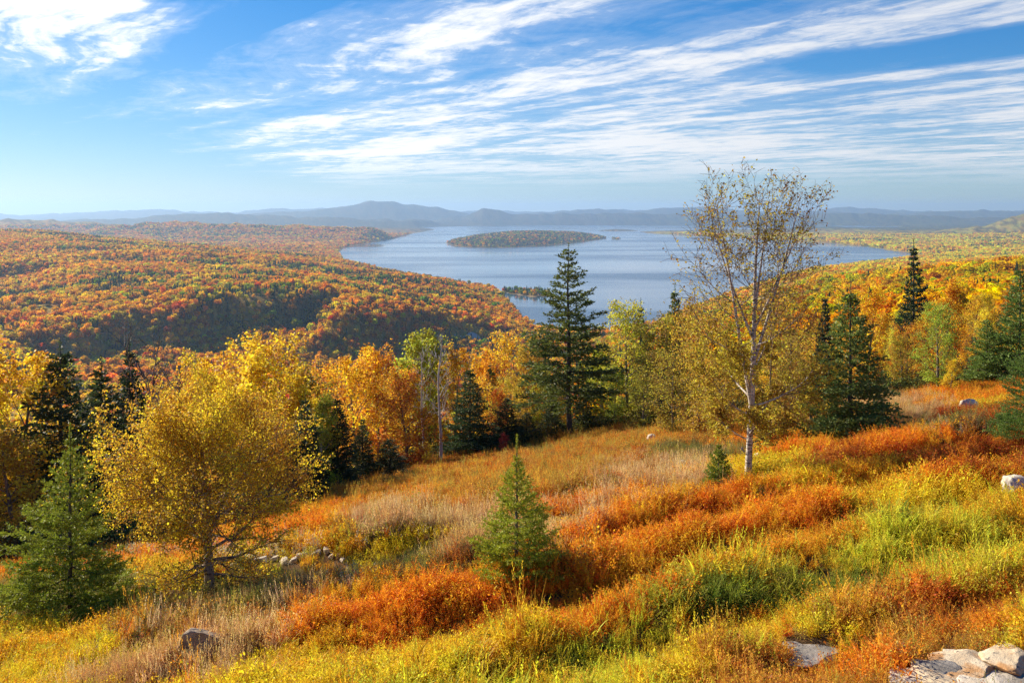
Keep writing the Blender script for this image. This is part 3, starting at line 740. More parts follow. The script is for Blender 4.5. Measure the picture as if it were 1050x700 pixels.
# ---- the near trees, each with a mesh of its own
def build_near_trees():
    # golden birch on the left
    me = leafy_tree(7, H=5.0, base=.12, spread=3.0, limbs=110, subs=9, twigs=5, leaves=17, leaf=.064, r0=.145, low_el=-.05, high_el=1.15, scatter_=.06, lift=.10, split=.5, envf=lambda g: (.62 + .42 * math.sin(math.pi * min(1, .25 + g))) * (.50 + .50 * min(1, g / .16)),
                    stems=[(np.array([-.03, .02, 1.0]), 1.0, 1.0), (np.array([.52, .1, 1.0, 0, 0, 1.6]), .58, .42), (np.array([-.6, -.1, 1.0, 0, 0, 1.45]), .58, .42), (np.array([-.1, .5, 1.0, 0, 0, 1.7]), .54, .4), (np.array([-.3, -.4, 1.0, 0, 0, 1.9]), .5, .36)])
    tree('birch_tree', me, 215, 19.5, 352, 'wide golden birch with a flaking trunk, at the edge of the grass on the left', 'tree', (.72, .47, .035), M['birch_old'], width=.94, turn=.1, foot=610)
    # tall, half bare white birch on the right
    def thin(p, rng):
        z = p[2]
        return .4 + 3.2 * max(0, 1 - abs(z - 2.6) / 2.3) if z < 4.8 else .14
    me = leafy_tree(21, H=8.6, base=.14, spread=2.35, limbs=90, subs=10, twigs=4, leaves=16, leaf=.075, r0=.10, low_el=.05, high_el=1.0, scatter_=.055, thin=thin, wob=.04, lift=.6, split=.6, envf=lambda g: (.95 - .9 * max(0, g - .30) * (g < .62) + (0 if g < .62 else -.22)) * (.45 + .55 * min(1, g / .12)),
                    stems=[(np.array([.03, 0, 1.0]), 1.0, 1.0), (np.array([-.16, .03, 1.0, 0, 0, 2.3]), .70, .55), (np.array([.34, -.02, 1.0, 0, 0, 3.6]), .58, .42), (np.array([-.42, .05, 1.0, 0, 0, 4.3]), .46, .30), (np.array([.55, .05, 1.0, 0, 0, 4.6]), .44, .30), (np.array([.14, .05, 1.0, 0, 0, 4.9]), .42, .32)])
    tree('birch_tree', me, 767, 24, 158, 'tall white-stemmed birch with a thin nearly bare top, standing alone among orange plants', 'tree', (.46, .33, .04), M['birch_bark'], turn=0.0, foot=497)
    # spruces in the meadow
    me = conifer(31, H=2.45, Rb=.94, whorls=17, per=8, tw=12, blades=8, needle=.045, droop=-.12, tip=.45, power=1.0, r0=.03, tuft=1.0, width=.3, leader=.13, clear=.02)
    tree('spruce_sapling', me, 530, 15.6, 440, 'small bright green spruce in the middle of the meadow, with an upright pale leader', 'tree', (.36, .40, .03), M['bark'], foot=596, mat='needle')
    me = conifer(37, H=3.9, Rb=1.62, whorls=18, per=7, tw=12, blades=8, needle=.06, droop=-.05, tip=.4, power=1.05, r0=.05, tuft=1.15, width=.32, ragged=.42, leader=.07, clear=.08)
    tree('spruce_tree', me, 72, 18.2, 430, 'young blue green spruce beside the golden birch, broad at its foot', 'tree', (.29, .34, .035), M['bark_dark'], foot=636, mat='needle', width=1.0)
    me = conifer(41, H=1.25, Rb=.5, whorls=11, per=7, tw=9, blades=8, needle=.05, droop=.0, tip=.4, power=.8, r0=.022, tuft=1, width=.34)
    tree('spruce_sapling', me, 737, 23.0, 450, 'waist-high dark spruce at the foot of the white birch', 'tree', (.22, .27, .03), M['bark'], foot=501, mat='needle')
    me = conifer(43, H=3.6, Rb=1.5, whorls=15, per=7, tw=11, blades=8, needle=.06, droop=-.12, tip=.3, power=.6, r0=.05, tuft=.9, width=.32, ragged=.4)
    tree('spruce_tree', me, 1058, 20.5, 340, 'spruce at the right rim of the picture, only its branches reaching in over the boulder', 'tree', (.16, .25, .045), M['bark_dark'], mat='needle', width=.95)
    me = conifer(47, H=.7, Rb=.3, whorls=8, per=6, tw=8, blades=5, needle=.035, droop=.1, tip=.4, power=.8, r0=.015, tuft=.9, width=.2)
    tree('spruce_sapling', me, 1012, 20.0, 462, 'tiny dark spruce in rust red plants below the right-hand spruce', 'tree', (.05, .11, .035), M['bark'], mat='needle', width=1.2)
build_near_trees()

# ---- the row of trees along the edge of the meadow
def build_tree_line():
    bl = [leafy_tree(301 + k, H=7.0, base=b, spread=sp, limbs=26, subs=7, twigs=4, leaves=12, leaf=.13, r0=.12, low_el=le, high_el=1.25, scatter_=.11)
          for k, (b, sp, le) in enumerate([(.06, 2.7, .1), (.10, 2.3, .2), (.05, 2.0, .3), (.10, 2.9, .15), (.06, 1.7, .5)])]
    thinb = [leafy_tree(321 + k, H=7.0, base=.06, spread=2.5, limbs=28, subs=8, twigs=4, leaves=7, leaf=.12, r0=.08, low_el=.2, high_el=1.2, scatter_=.16) for k in range(2)]
    co = [conifer(401 + k, H=8.0, Rb=r, whorls=wh, per=6, tw=11, blades=6, needle=.17, droop=dr, tip=.3, power=pw, ragged=rg, r0=.10, tuft=.9, width=.42, clear=cl, lead=.35)
          for k, (r, wh, dr, pw, rg, cl) in enumerate([(1.7, 24, -.2, .85, .3, .02), (2.1, 26, -.25, .75, .35, .02), (1.25, 24, -.3, .8, .3, .05), (1.9, 22, -.1, .7, .4, .03)])]
    tall = conifer(431, H=15.5, Rb=2.9, whorls=22, per=6, tw=12, blades=6, needle=.2, droop=-.08, tip=.15, power=.66, ragged=.62, r0=.17, tuft=1.1, width=.42, clear=.2, gaps=.07, lead=.3, leader=.03)
    spire = conifer(433, H=10, Rb=1.75, whorls=26, per=6, tw=11, blades=6, needle=.18, droop=-.3, tip=.25, power=.9, ragged=.35, r0=.12, tuft=.9, width=.42, clear=.08, lead=.35)
    snag = [bare_tree(501, 7, 15, 1.3, .10, True), bare_tree(503, 7, 13, 1.2, .09, True), bare_tree(507, 5, 20, 1.7, .05)]
    B, D, K, SN = M['bark'], M['bark_dark'], M['birch_bark'], M['snag']
    tree('spruce_tree', tall, 583, 62, 248, 'very tall ragged spruce rising dark against the lake', 'tree', (.14, .17, .035), D, mat='needle', width=1.4)
    L = [  # kind, mesh, column, distance, top row, label, colour, width
        ('maple_tree', bl[0], 18, 37, 340, 'yellow maple at the far left beside a dark spruce', GOLD, 1.15),
        ('maple_tree', bl[1], -40, 36, 352, 'yellow maple cut by the left rim of the picture', YELLOW, 1.1),
        ('shrub_tree', bl[2], 12, 33.5, 430, 'low golden shrub tree under the yellow maple at the far left', (.55, .38, .035), 1.5),
        ('spruce_tree', co[1], 62, 37, 347, 'dark bushy spruce between yellow maple and golden birch', DARK, 1.3),
        ('spruce_tree', co[2], 104, 42, 362, 'slim dark spruce just right of the bushy dark spruce on the left', DARK, 1.4),
        ('spruce_tree', co[0], 133, 44, 344, 'taller dark spruce with a thin tip behind the left side of the golden birch', (.03, .055, .025), .8),
        ('maple_tree', bl[0], 200, 52, 362, 'orange maple hidden behind the golden birch', ORANGE, .9),
        ('maple_tree', bl[0], 225, 48, 346, 'bright golden maple rising behind the top of the golden birch', GOLD, .95),
        ('maple_tree', bl[3], 278, 46, 332, 'large golden yellow maple behind the right shoulder of the golden birch', GOLD, 1.0),
        ('birch_tree', bl[4], 252, 44, 352, 'narrow yellow birch between two golden maples', YELLOW, 1.2),
        ('maple_tree', bl[2], 316, 50, 368, 'dull gold maple left of a row of dark spruces', (.46, .32, .03), 1.25),
        ('spruce_tree', co[2], 313, 39, 400, 'dark narrow spruce at the meadow edge right of the golden birch', DARK, 1.4),
        ('birch_tree', bl[4], 329, 43, 400, 'yellow green birch squeezed between two narrow dark spruces', LIME, 1.3),
        ('spruce_tree', co[0], 346, 44, 402, 'dark spruce standing left of the orange maple', DARK, 1.35),
        ('maple_tree', bl[0], 366, 56, 352, 'glowing yellow orange maple, the brightest tree of the row', (.88, .54, .03), 1.05),
        ('maple_tree', bl[1], 388, 58, 347, 'bright orange maple behind the yellow orange one', ORANGE, 1.0),
        ('maple_tree', bl[3], 345, 62, 362, 'orange maple peeping over two dark spruces', (.82, .38, .03), .9),
        ('spruce_tree', co[3], 400, 49, 446, 'short dark spruce at the foot of the glowing maple', DARK, 2.2),
        ('maple_tree', bl[2], 418, 55, 372, 'rust brown maple right of the glowing orange maple', RUST, 1.4),
        ('birch_tree', bl[4], 422, 66, 336, 'tall yellow green poplar behind the bleached dead trunk', LIME, 1.2),
        ('birch_tree', bl[4], 440, 68, 332, 'second yellow green poplar, close to the bleached dead trunk', (.42, .38, .04), 1.1),
        ('shrub', bl[2], 438, 58, 452, 'small yellow shrub at the meadow edge under the dead trunk', YELLOW, 1.6),
        ('maple_tree', bl[0], 467, 66, 346, 'orange gold maple right of the dead trunk', (.82, .44, .03), .9),
        ('spruce_tree', co[1], 482, 60, 372, 'broad dark green spruce at the meadow edge right of the dead trunk', (.06, .10, .035), 1.25),
        ('spruce_tree', co[0], 372, 50, 424, 'dark spruce in front of the glowing maple', DARK, 1.3),
        ('spruce_tree', co[2], 503, 76, 362, 'little spruce tip between orange maples', SPRUCE, .9),
        ('shrub', bl[2], 517, 58, 442, 'small red shrub in the shade between two dark spruces', (.62, .08, .05), 1.5),
        ('maple_tree', bl[1], 500, 78, 350, 'orange maple behind the little spruce tip', ORANGE, .9),
        ('maple_tree', bl[3], 528, 74, 334, 'gold orange maple left of the tall ragged spruce', (.80, .46, .035), 1.0),
        ('birch_tree', bl[2], 548, 70, 350, 'thin gold birch beside the tall ragged spruce', BRONZE, 1.2),
        ('maple_tree', bl[0], 512, 66, 392, 'small red orange maple under gold ones', (.60, .16, .02), .8),
        ('birch_tree', bl[2], 562, 68, 372, 'lime yellow birch at the foot of the tall ragged spruce', LIME, 1.3),
        ('spruce_tree', co[3], 540, 64, 420, 'low dark spruce left of the foot of the tall ragged spruce', DARK, 2.4),
        ('spruce_tree', co[1], 566, 63, 412, 'low dark spruce in front of the tall ragged spruce', DARK, 2.0),
        ('spruce_tree', co[0], 598, 64, 398, 'dark spruce right of the foot of the tall ragged spruce', (.05, .08, .028), 1.8),
        ('spruce_tree', co[1], 520, 62, 404, 'dark dense spruce right of the broad one near the dead trunk', DARK, 1.7),
        ('spruce_tree', co[3], 614, 67, 424, 'low dark spruce under the yellow green maple', DARK, 2.6),
        ('maple_tree', bl[3], 643, 66, 303, 'tall yellow green maple right of the tall ragged spruce', (.58, .52, .05), 1.15),
        ('birch_tree', bl[4], 618, 70, 350, 'lime birch filling the gap beside the tall ragged spruce', LIME, 1.7),
        ('maple_tree', bl[1], 630, 64, 372, 'dull green maple at the meadow edge below the yellow green one', GREEN, 1.0),
        ('spruce_tree', co[0], 657, 78, 304, 'pointed spruce behind the yellow green maple', SPRUCE, .7),
        ('birch_tree', bl[2], 676, 60, 318, 'olive birch between pointed spruces by the water', OLIVE, 1.7),
        ('spruce_tree', co[1], 692, 72, 289, 'spruce with a broad tip against the lake, left of the white birch', SPRUCE, .7),
        ('birch_tree', thinb[0], 716, 44, 296, 'bronze birch close behind the white birch on its left', BRONZE, 1.0),
        ('birch_tree', thinb[1], 690, 46, 352, 'low olive birch left of the white birch', OLIVE, 1.5),
        ('birch_tree', bl[0], 660, 56, 372, 'olive green birch at the left end of the bronze thicket', (.30, .27, .035), 1.0),
        ('birch_tree', bl[3], 738, 42, 372, 'low olive birch right behind the white trunk', OLIVE, 1.3),
        ('birch_tree', thinb[0], 812, 40, 288, 'thin bronze birch behind the white birch on its right', (.40, .20, .035), .95),
        ('birch_tree', thinb[1], 790, 37, 330, 'olive birch right of the white birch, reaching down to the plants', OLIVE, 1.5),
        ('birch_tree', bl[2], 832, 38, 366, 'low olive birch beside the large dark spruce', (.34, .25, .035), 1.4),
        ('spruce_tree', co[1], 872, 36, 289, 'large dense spruce on the right at the meadow edge', (.16, .21, .045), 1.25),
        ('spruce_tree', co[2], 846, 60, 297, 'dark spruce tip left of the large dense spruce', (.035, .06, .03), .9),
        ('spruce_tree', co[3], 900, 40, 398, 'low spruce under the large dense spruce', (.07, .13, .045), 1.4),
        ('spruce_tree', spire, 937, 88, 243, 'slender spruce spire standing above the yellow woods', (.035, .065, .03), .95),
        ('maple_tree', bl[3], 962, 54, 306, 'round yellow green maple above the white boulder', (.42, .48, .055), 1.25),
        ('maple_tree', bl[1], 925, 60, 340, 'gold green maple left of the round maple', (.44, .33, .04), 1.0),
        ('shrub', bl[2], 975, 52, 366, 'yellow shrub under the round yellow green maple', YELLOW, 1.5),
        ('spruce_tree', co[3], 1012, 56, 322, 'spreading blue green spruce at the right end of the meadow', (.18, .26, .05), 1.5),
        ('spruce_tree', co[1], 1046, 55, 268, 'big blue green spruce at the upper right rim of the picture', (.16, .24, .05), 1.15),
        ('maple_tree', bl[0], 1000, 96, 300, 'golden maple behind the spreading blue green spruce', GOLD, 1.0),
        ('maple_tree', bl[0], 1090, 60, 300, 'yellow maple beyond the right rim of the picture', GOLD, 1.0),
    ]
    for kind, me, px, d, top, lab, col, w in L:
        con = kind.startswith('spruce')
        tree(kind, me, px, d, top, lab, 'shrub' if kind == 'shrub' else 'tree', col, D if con else (K if kind == 'birch_tree' and col in (LIME,) else B), mat='needle' if con else 'leaf', width=w, turn=(px * 2.3 + d) % 6.28)
    tree('dead_tree', snag[0], 452, 57, 340, 'bleached dead trunk with short bare limbs among the orange maples', 'dead tree', None, SN, leaf_name='branches', mat=None)
    tree('dead_tree', snag[1], 434, 60, 352, 'thinner bleached dead trunk left of the other one', 'dead tree', None, SN, leaf_name='branches', mat=None)
    tree('bare_tree', snag[2], 160, 43, 330, 'leafless reddish tree behind the left side of the golden birch', 'bare tree', None, B, leaf_name='branches', mat=None, width=1.2)
    tree('bare_tree', snag[2], 186, 47, 338, 'second leafless tree, right of the reddish one', 'bare tree', None, B, leaf_name='branches', mat=None, turn=2.0)
    # second and third rows behind
    rng = np.random.default_rng(77); spots = []
    kinds = [('maple_tree', 'gold maple in the wood behind the meadow', GOLD), ('maple_tree', 'orange maple in the wood behind the meadow', ORANGE), ('maple_tree', 'yellow maple in the wood behind the meadow', YELLOW),
             ('birch_tree', 'yellow green birch in the wood behind the meadow', LIME), ('birch_tree', 'bronze birch in the wood behind the meadow', BRONZE), ('spruce_tree', 'dark spruce in the wood behind the meadow', SPRUCE), ('maple_tree', 'rust red maple in the wood behind the meadow', RUST)]
    tries = 0
    while len(spots) < 215 and tries < 9000:
        tries += 1
        px = -120 + 1320 * rng.random(); e = np.interp(px, EDGE[:, 0], EDGE[:, 1]); d = e + 4 + (230 - e) * rng.random() ** 1.5
        if px < 640 and d > e + 55: continue
        x, y = (px - 525) / F * d, d
        if 575 < px < 900 and d < 110 and rng.random() < .5: continue
        if any((x - a) ** 2 + (y - b) ** 2 < (3.0 if d < 90 else 4.2) ** 2 for a, b in spots): continue
        spots.append((x, y))
        p = [.28, .14, .24, .13, .08, .1, .03] if px < 640 else [.36, .08, .30, .13, .07, .06, .0]
        k = rng.choice(7, p=p); nm, lab, col = kinds[k]; con = nm == 'spruce_tree'
        me = co[rng.integers(0, 4)] if con else bl[rng.integers(0, 5)]
        h = (5.2 + 3.2 * rng.random()) * (1.05 if con else 1.0); z = gz(x, y)
        cap = HOR - np.interp(px, [-150, 60, 200, 300, 420, 520, 600, 680, 740, 820, 900, 1200], [350, 360, 352, 346, 345, 345, 330, 312, 300, 284, 280, 282])
        h = max(3.0, min(h, cap / F * y - z))
        c = np.clip(np.array(col) * (.8 + .4 * rng.random()) * (1 + .1 * rng.standard_normal(3)), .01, .9)
        tree(nm, me, px, d, HOR - (z + h) * F / y, lab, 'tree', tuple(c), D if con else B, group=lab.replace(' in the', 's in the').replace('birchs', 'birches'), mat='needle' if con else 'leaf', width=.9 + .35 * rng.random(), turn=6.28 * rng.random(), xyz=(x, y, z))
build_tree_line()
# ------------------------------------------------------------------ plants of the meadow
def strip(P, w, side):
    """a narrow ribbon along P"""
    P = np.asarray(P); w = np.asarray(w)[:, None]
    V = np.concatenate([P + side * w, P - side * w]); k = np.arange(len(P) - 1); n = len(P)
    return V, np.stack([k, k + 1, k + 1 + n, k + n], 1)
class Bag:
    def __init__(s): s.V = []; s.Q = []; s.v = []; s.n = 0
    def add(s, V, Q, v):
        s.V.append(V); s.Q.append(Q + s.n); s.v.append(np.broadcast_to(v, (len(V),))); s.n += len(V)
    def mesh(s, name, mat):
        me = mesh_from(name, np.concatenate(s.V), np.concatenate(s.Q), {'v': np.concatenate(s.v)}); me.materials.append(mat); return me

def herb_frond(seed):
    """a clump of feathery upright shoots, 0.3 m high"""
    rng = np.random.default_rng(seed); b = Bag()
    for s_ in range(8):
        th = rng.random() * 6.283; tilt = .15 + .45 * rng.random(); h = .22 + .14 * rng.random(); hd = np.array([math.cos(th), math.sin(th), 0]); side = np.array([-hd[1], hd[0], 0])
        p0 = np.append(rng.normal(size=2) * .05, 0); t = np.linspace(0, 1, 6); v0 = rng.random()
        P = p0 + hd * (t[:, None] ** 1.8 * h * tilt * 1.2) + np.array([0, 0, 1]) * (h * (t - .25 * tilt * t ** 2.5))[:, None]
        V, Q = strip(P, .003 * (1 - t * .7), side); b.add(V, Q, v0)
        m = 18; f = .12 + .85 * (np.arange(m) + rng.random(m) * .5) / m; i = np.minimum((f * 5).astype(int), 4); q = P[i] + (P[i + 1] - P[i]) * (f * 5 - i)[:, None]
        ax = unit(P[i + 1] - P[i]); sg = np.where(np.arange(m) % 2, 1, -1)[:, None]
        A = unit(ax * .8 + side * sg * .9 + rng.normal(size=(m, 3)) * .3); L = .062 * (1.05 - f * .75) * (.7 + .6 * rng.random(m))
        N = unit(np.cross(A, rand_dirs(rng, m) + np.array([0, 0, .6])))
        V, Q = leaf_cards(q, A, N, L, L * .26); b.add(V, Q, np.repeat(np.clip(v0 + .25 * rng.normal(size=m), 0, 1), 4))
    return b.mesh('feathery_plant_%d' % seed, M['herb'])
def herb_bush(seed):
    """a low twiggy bush with small oval leaves, 0.3 m high"""
    rng = np.random.default_rng(seed); b = Bag()
    for s_ in range(9):
        d = unit(rng.normal(size=3) * .5 + np.array([0, 0, 1])); h = .2 + .14 * rng.random(); P = np.array([0, 0, 0.0]) + np.append(rng.normal(size=2) * .06, 0) + d * np.linspace(0, h, 4)[:, None]
        side = unit(np.cross(d, rng.normal(size=3))); V, Q = strip(P, np.linspace(.003, .0012, 4), side); b.add(V, Q, .1)
        m = 24; f = .2 + .8 * rng.random(m); q = P[0] + (P[-1] - P[0]) * f[:, None] + rng.normal(size=(m, 3)) * .028
        A = unit(rand_dirs(rng, m) + d * .5); N = unit(np.cross(A, rand_dirs(rng, m))); L = .020 + .016 * rng.random(m)
        V, Q = leaf_cards(q, A, N, L, L * .6); b.add(V, Q, np.repeat(np.clip(.5 + .3 * rng.normal(size=m), 0, 1), 4))
    return b.mesh('low_bush_%d' % seed, M['herb'])
def herb_grass(seed, heads=True):
    """a tuft of fine dry grass, 0.5 m high"""
    rng = np.random.default_rng(seed); b = Bag()
    for s_ in range(26):
        th = rng.random() * 6.283; hd = np.array([math.cos(th), math.sin(th), 0]); h = .22 + .28 * rng.random(); lean = .1 + .5 * rng.random(); t = np.linspace(0, 1, 5)
        P = np.append(rng.normal(size=2) * .05, 0) + hd * (t[:, None] ** 2 * h * lean) + np.array([0, 0, 1]) * (h * (t - .22 * lean * t ** 3))[:, None]
        side = unit(np.cross(hd, np.array([0, 0, 1.0])) + rng.normal(size=3) * .4); v = rng.random()
        V, Q = strip(P, .0042 * np.array([1, .9, .75, .5, .1]), side); b.add(V, Q, v)
        if heads and s_ % 5 == 0:
            m = 10; q = P[-1] + np.array([0, 0, 1]) * np.linspace(-.05, .05, m)[:, None] + rng.normal(size=(m, 3)) * .003; A = unit(np.array([0, 0, 1.0]) + rng.normal(size=(m, 3)) * .35); N = unit(np.cross(A, rand_dirs(rng, m)))
            V, Q = leaf_cards(q, A, N, .022, .009); b.add(V, Q, .9)
    return b.mesh('grass_tuft_%d' % seed, M['herb'])
def herb_sedge(seed):
    """broad arching green blades, 0.4 m high"""
    rng = np.random.default_rng(seed); b = Bag()
    for s_ in range(15):
        th = rng.random() * 6.283; hd = np.array([math.cos(th), math.sin(th), 0]); h = .2 + .2 * rng.random(); lean = .35 + .6 * rng.random(); t = np.linspace(0, 1, 6)
        P = np.append(rng.normal(size=2) * .05, 0) + hd * (t[:, None] ** 1.7 * h * lean) + np.array([0, 0, 1]) * (h * (t - .45 * lean * t ** 3))[:, None]
        side = unit(np.cross(hd, np.array([0, 0, 1.0])) + rng.normal(size=3) * .25)
        V, Q = strip(P, .009 * np.array([.6, 1, 1, .8, .5, .05]), side); b.add(V, Q, rng.random())
    return b.mesh('green_blades_%d' % seed, M['herb'])
def herb_weed(seed):
    """a dead branching weed with pale fluffy seed heads, 0.45 m high"""
    rng = np.random.default_rng(seed); b = Bag()
    for s_ in range(4):
        d = unit(np.append(rng.normal(size=2) * .25, 1)); h = .3 + .16 * rng.random(); P = np.append(rng.normal(size=2) * .04, 0) + d * np.linspace(0, h, 4)[:, None]
        V, Q = strip(P, np.full(4, .003), unit(np.cross(d, rng.normal(size=3)))); b.add(V, Q, 0.0)
        for e in range(6):
            q = P[0] + (P[-1] - P[0]) * (.5 + .5 * rng.random()); d2 = unit(d + rng.normal(size=3) * .6); E = q + d2 * np.linspace(0, .1, 3)[:, None]
            V, Q = strip(E, np.full(3, .002), unit(np.cross(d2, rng.normal(size=3)))); b.add(V, Q, 0.0)
            m = 9; A = unit(rand_dirs(rng, m) + np.array([0, 0, .5])); N = unit(np.cross(A, rand_dirs(rng, m))); V, Q = leaf_cards(np.tile(E[-1], (m, 1)), A, N, .022, .014); b.add(V, Q, 1.0)
    return b.mesh('seed_weed_%d' % seed, M['herb'])

# what grows where, as patches on the slope: (column, row, half width, half height, weight, kind)
# kinds: O orange, R rust red, Y yellow, L lime green, G green blades, S straw grass, D dull brown green, partly tree and track shade put into plant colour, W pale seed weeds, B bronze (dry mix)
PATCH = [
    (60, 665, 80, 30, 1.3, 'Y'), (20, 610, 60, 30, .8, 'D'), (20, 590, 40, 14, 1, 'O'), (130, 630, 70, 22, 1.3, 'D'), (230, 660, 75, 40, 1.1, 'S'), (230, 650, 90, 40, .9, 'B'), (290, 615, 50, 26, .9, 'S'), (250, 620, 60, 16, .9, 'D'), (110, 690, 60, 18, 1.0, 'S'), (200, 607, 70, 14, 1.1, 'D'),
    (330, 690, 60, 25, 1.0, 'Y'), (380, 645, 80, 40, 2.0, 'O'), (480, 625, 130, 34, 2.3, 'O'), (610, 622, 90, 30, 1.9, 'O'), (440, 683, 90, 24, 1.4, 'Y'), (560, 660, 90, 18, 1.0, 'Y'), (600, 692, 110, 24, 1.6, 'L'), (700, 655, 80, 26, 1.4, 'L'), (600, 672, 60, 12, .9, 'G'),
    (760, 620, 110, 14, 1.5, 'G'), (860, 600, 70, 16, 1.2, 'G'), (780, 598, 100, 12, 1.0, 'L'), (680, 590, 70, 20, 1.2, 'O'), (720, 560, 120, 24, 1.5, 'O'), (640, 540, 70, 24, 1.5, 'O'), (780, 530, 130, 22, 1.5, 'O'), (860, 545, 60, 14, .9, 'G'), (690, 525, 80, 20, 1.2, 'O'),
    (940, 560, 80, 30, 1.5, 'L'), (960, 530, 90, 18, 1.2, 'Y'), (1020, 580, 60, 30, 1.2, 'Y'), (1040, 575, 24, 20, 1.3, 'O'), (930, 510, 90, 14, 1.2, 'Y'), (980, 600, 70, 22, 1.1, 'L'), (1000, 545, 60, 10, .9, 'G'),
    (930, 640, 100, 26, 1.2, 'B'), (980, 620, 70, 18, .9, 'B'), (900, 655, 40, 14, .7, 'S'), (890, 640, 60, 14, .9, 'Y'), (830, 645, 80, 22, 1.2, 'Y'), (860, 685, 60, 16, 1.3, 'O'), (760, 680, 70, 22, 1.0, 'B'), (700, 695, 60, 14, 1.2, 'Y'), (640, 640, 50, 12, .9, 'O'), (900, 668, 40, 12, 1.0, 'O'), (800, 640, 60, 10, 1, 'O'), (930, 610, 50, 12, .8, 'G'), (1040, 625, 40, 30, .9, 'O'),
    (800, 483, 60, 13, 1.8, 'Y'), (760, 497, 50, 10, 1.3, 'Y'), (740, 500, 80, 14, 1.0, 'O'), (860, 462, 110, 12, 1.6, 'O'), (930, 478, 80, 13, 1.8, 'R'), (860, 482, 40, 12, 1.5, 'R'), (1000, 470, 50, 16, 1.5, 'R'), (960, 455, 70, 9, 1.5, 'O'), (890, 497, 90, 10, 1.3, 'O'), (850, 505, 60, 10, 1, 'Y'), (780, 515, 24, 8, 2, 'D'), (780, 455, 40, 8, 1.0, 'O'),
    (980, 407, 60, 12, 1.6, 'O'), (1030, 395, 40, 10, 1.5, 'O'), (930, 418, 40, 10, 1.6, 'S'), (945, 428, 30, 6, 1.2, 'S'), (1000, 428, 50, 6, 1.5, 'R'), (950, 440, 70, 5, 1.8, 'D'), (960, 445, 50, 3, .6, 'W'), (1010, 420, 30, 5, 1, 'Y'), (900, 428, 24, 8, 1, 'B'),
    (680, 502, 66, 16, 1.7, 'S'), (640, 490, 50, 14, 1.2, 'S'), (600, 530, 40, 20, 1.2, 'S'), (600, 500, 50, 12, 1.2, 'B'), (520, 478, 60, 10, 1.0, 'R'), (630, 465, 40, 10, 1.2, 'B'), (560, 520, 30, 10, .9, 'R'), (720, 485, 40, 16, 1.4, 'S'), (700, 465, 60, 12, 1.2, 'D'), (640, 455, 50, 10, 1.2, 'B'), (760, 462, 30, 8, .8, 'D'), (570, 480, 70, 16, 1.7, 'B'), (530, 500, 70, 18, 1.5, 'B'), (470, 500, 70, 18, 1.6, 'B'), (560, 465, 60, 8, 1.0, 'D'), (450, 485, 50, 8, .9, 'R'), (620, 450, 60, 10, 1.3, 'B'), (640, 470, 40, 8, 1.0, 'R'),
    (430, 508, 45, 9, 1.7, 'O'), (480, 485, 50, 8, .9, 'Y'), (380, 515, 40, 12, 1.1, 'B'), (395, 535, 30, 10, 1.4, 'S'), (300, 545, 70, 13, 1.7, 'O'), (350, 530, 40, 8, 1, 'O'), (260, 552, 40, 9, 1.2, 'O'), (440, 540, 60, 12, 1.2, 'S'), (420, 560, 80, 12, 1.0, 'Y'), (390, 552, 60, 8, .8, 'D'), (470, 560, 40, 16, 1.2, 'S'),
    (170, 580, 60, 10, 1.4, 'O'), (200, 566, 40, 8, 1.2, 'O'), (180, 575, 70, 3.5, 1.5, 'W'), (280, 570, 90, 3, 1.6, 'W'), (330, 578, 90, 10, 1.4, 'Y'), (250, 585, 60, 8, 1.0, 'D'), (180, 590, 60, 8, 1.0, 'Y'), (380, 580, 90, 9, 1.2, 'D'), (370, 592, 50, 6, 1.5, 'W'), (300, 590, 70, 10, 1.4, 'D'), (430, 578, 60, 8, .9, 'D'), (340, 605, 40, 8, .9, 'S'), (400, 553, 40, 4, .9, 'W'),
    (600, 590, 40, 8, 1.5, 'D'), (640, 575, 40, 8, .9, 'Y'), (560, 592, 40, 8, 1.0, 'D'), (470, 582, 50, 8, .8, 'R'), (430, 598, 60, 8, .7, 'R'), (560, 560, 30, 12, 1.2, 'S'), (560, 610, 70, 10, 1.0, 'O'),  # first dull patch puts the young spruce's cast shade into plant colour
    (500, 760, 200, 40, 1.2, 'L'), (200, 760, 200, 40, 1.2, 'Y'), (860, 760, 200, 40, 1.2, 'B'), (1150, 620, 80, 60, 1.2, 'Y'), (1150, 480, 80, 40, 1.2, 'O'), (1350, 560, 200, 60, 1.0, 'Y'), (1400, 440, 200, 40, 1.0, 'O'), (-300, 650, 150, 60, 1.0, 'O'), (300, 950, 300, 120, 1.0, 'Y'), (900, 900, 300, 100, 1.0, 'L'), (-100, 640, 80, 50, 1.2, 'Y')]
KINDS = 'ORYLGSDWB'
COLS = {'O': [(.80, .27, .02), (.84, .36, .025), (.78, .26, .02), (.82, .44, .03)], 'R': [(.54, .13, .018), (.66, .21, .02), (.44, .15, .025)], 'Y': [(.84, .62, .035), (.80, .52, .03), (.66, .56, .04), (.82, .44, .025)],
        'L': [(.68, .62, .05), (.76, .64, .045), (.52, .52, .045), (.78, .52, .035)], 'G': [(.26, .30, .04), (.34, .36, .04), (.44, .40, .04)], 'S': [(.66, .42, .20), (.72, .50, .28), (.56, .34, .15), (.58, .30, .10), (.46, .24, .10)],
        'D': [(.22, .18, .05), (.18, .20, .05), (.26, .15, .07), (.30, .26, .05)], 'W': [(.54, .47, .36), (.46, .40, .28)], 'B': [(.62, .30, .045), (.52, .36, .07), (.70, .38, .055), (.42, .33, .06), (.64, .24, .03)]}
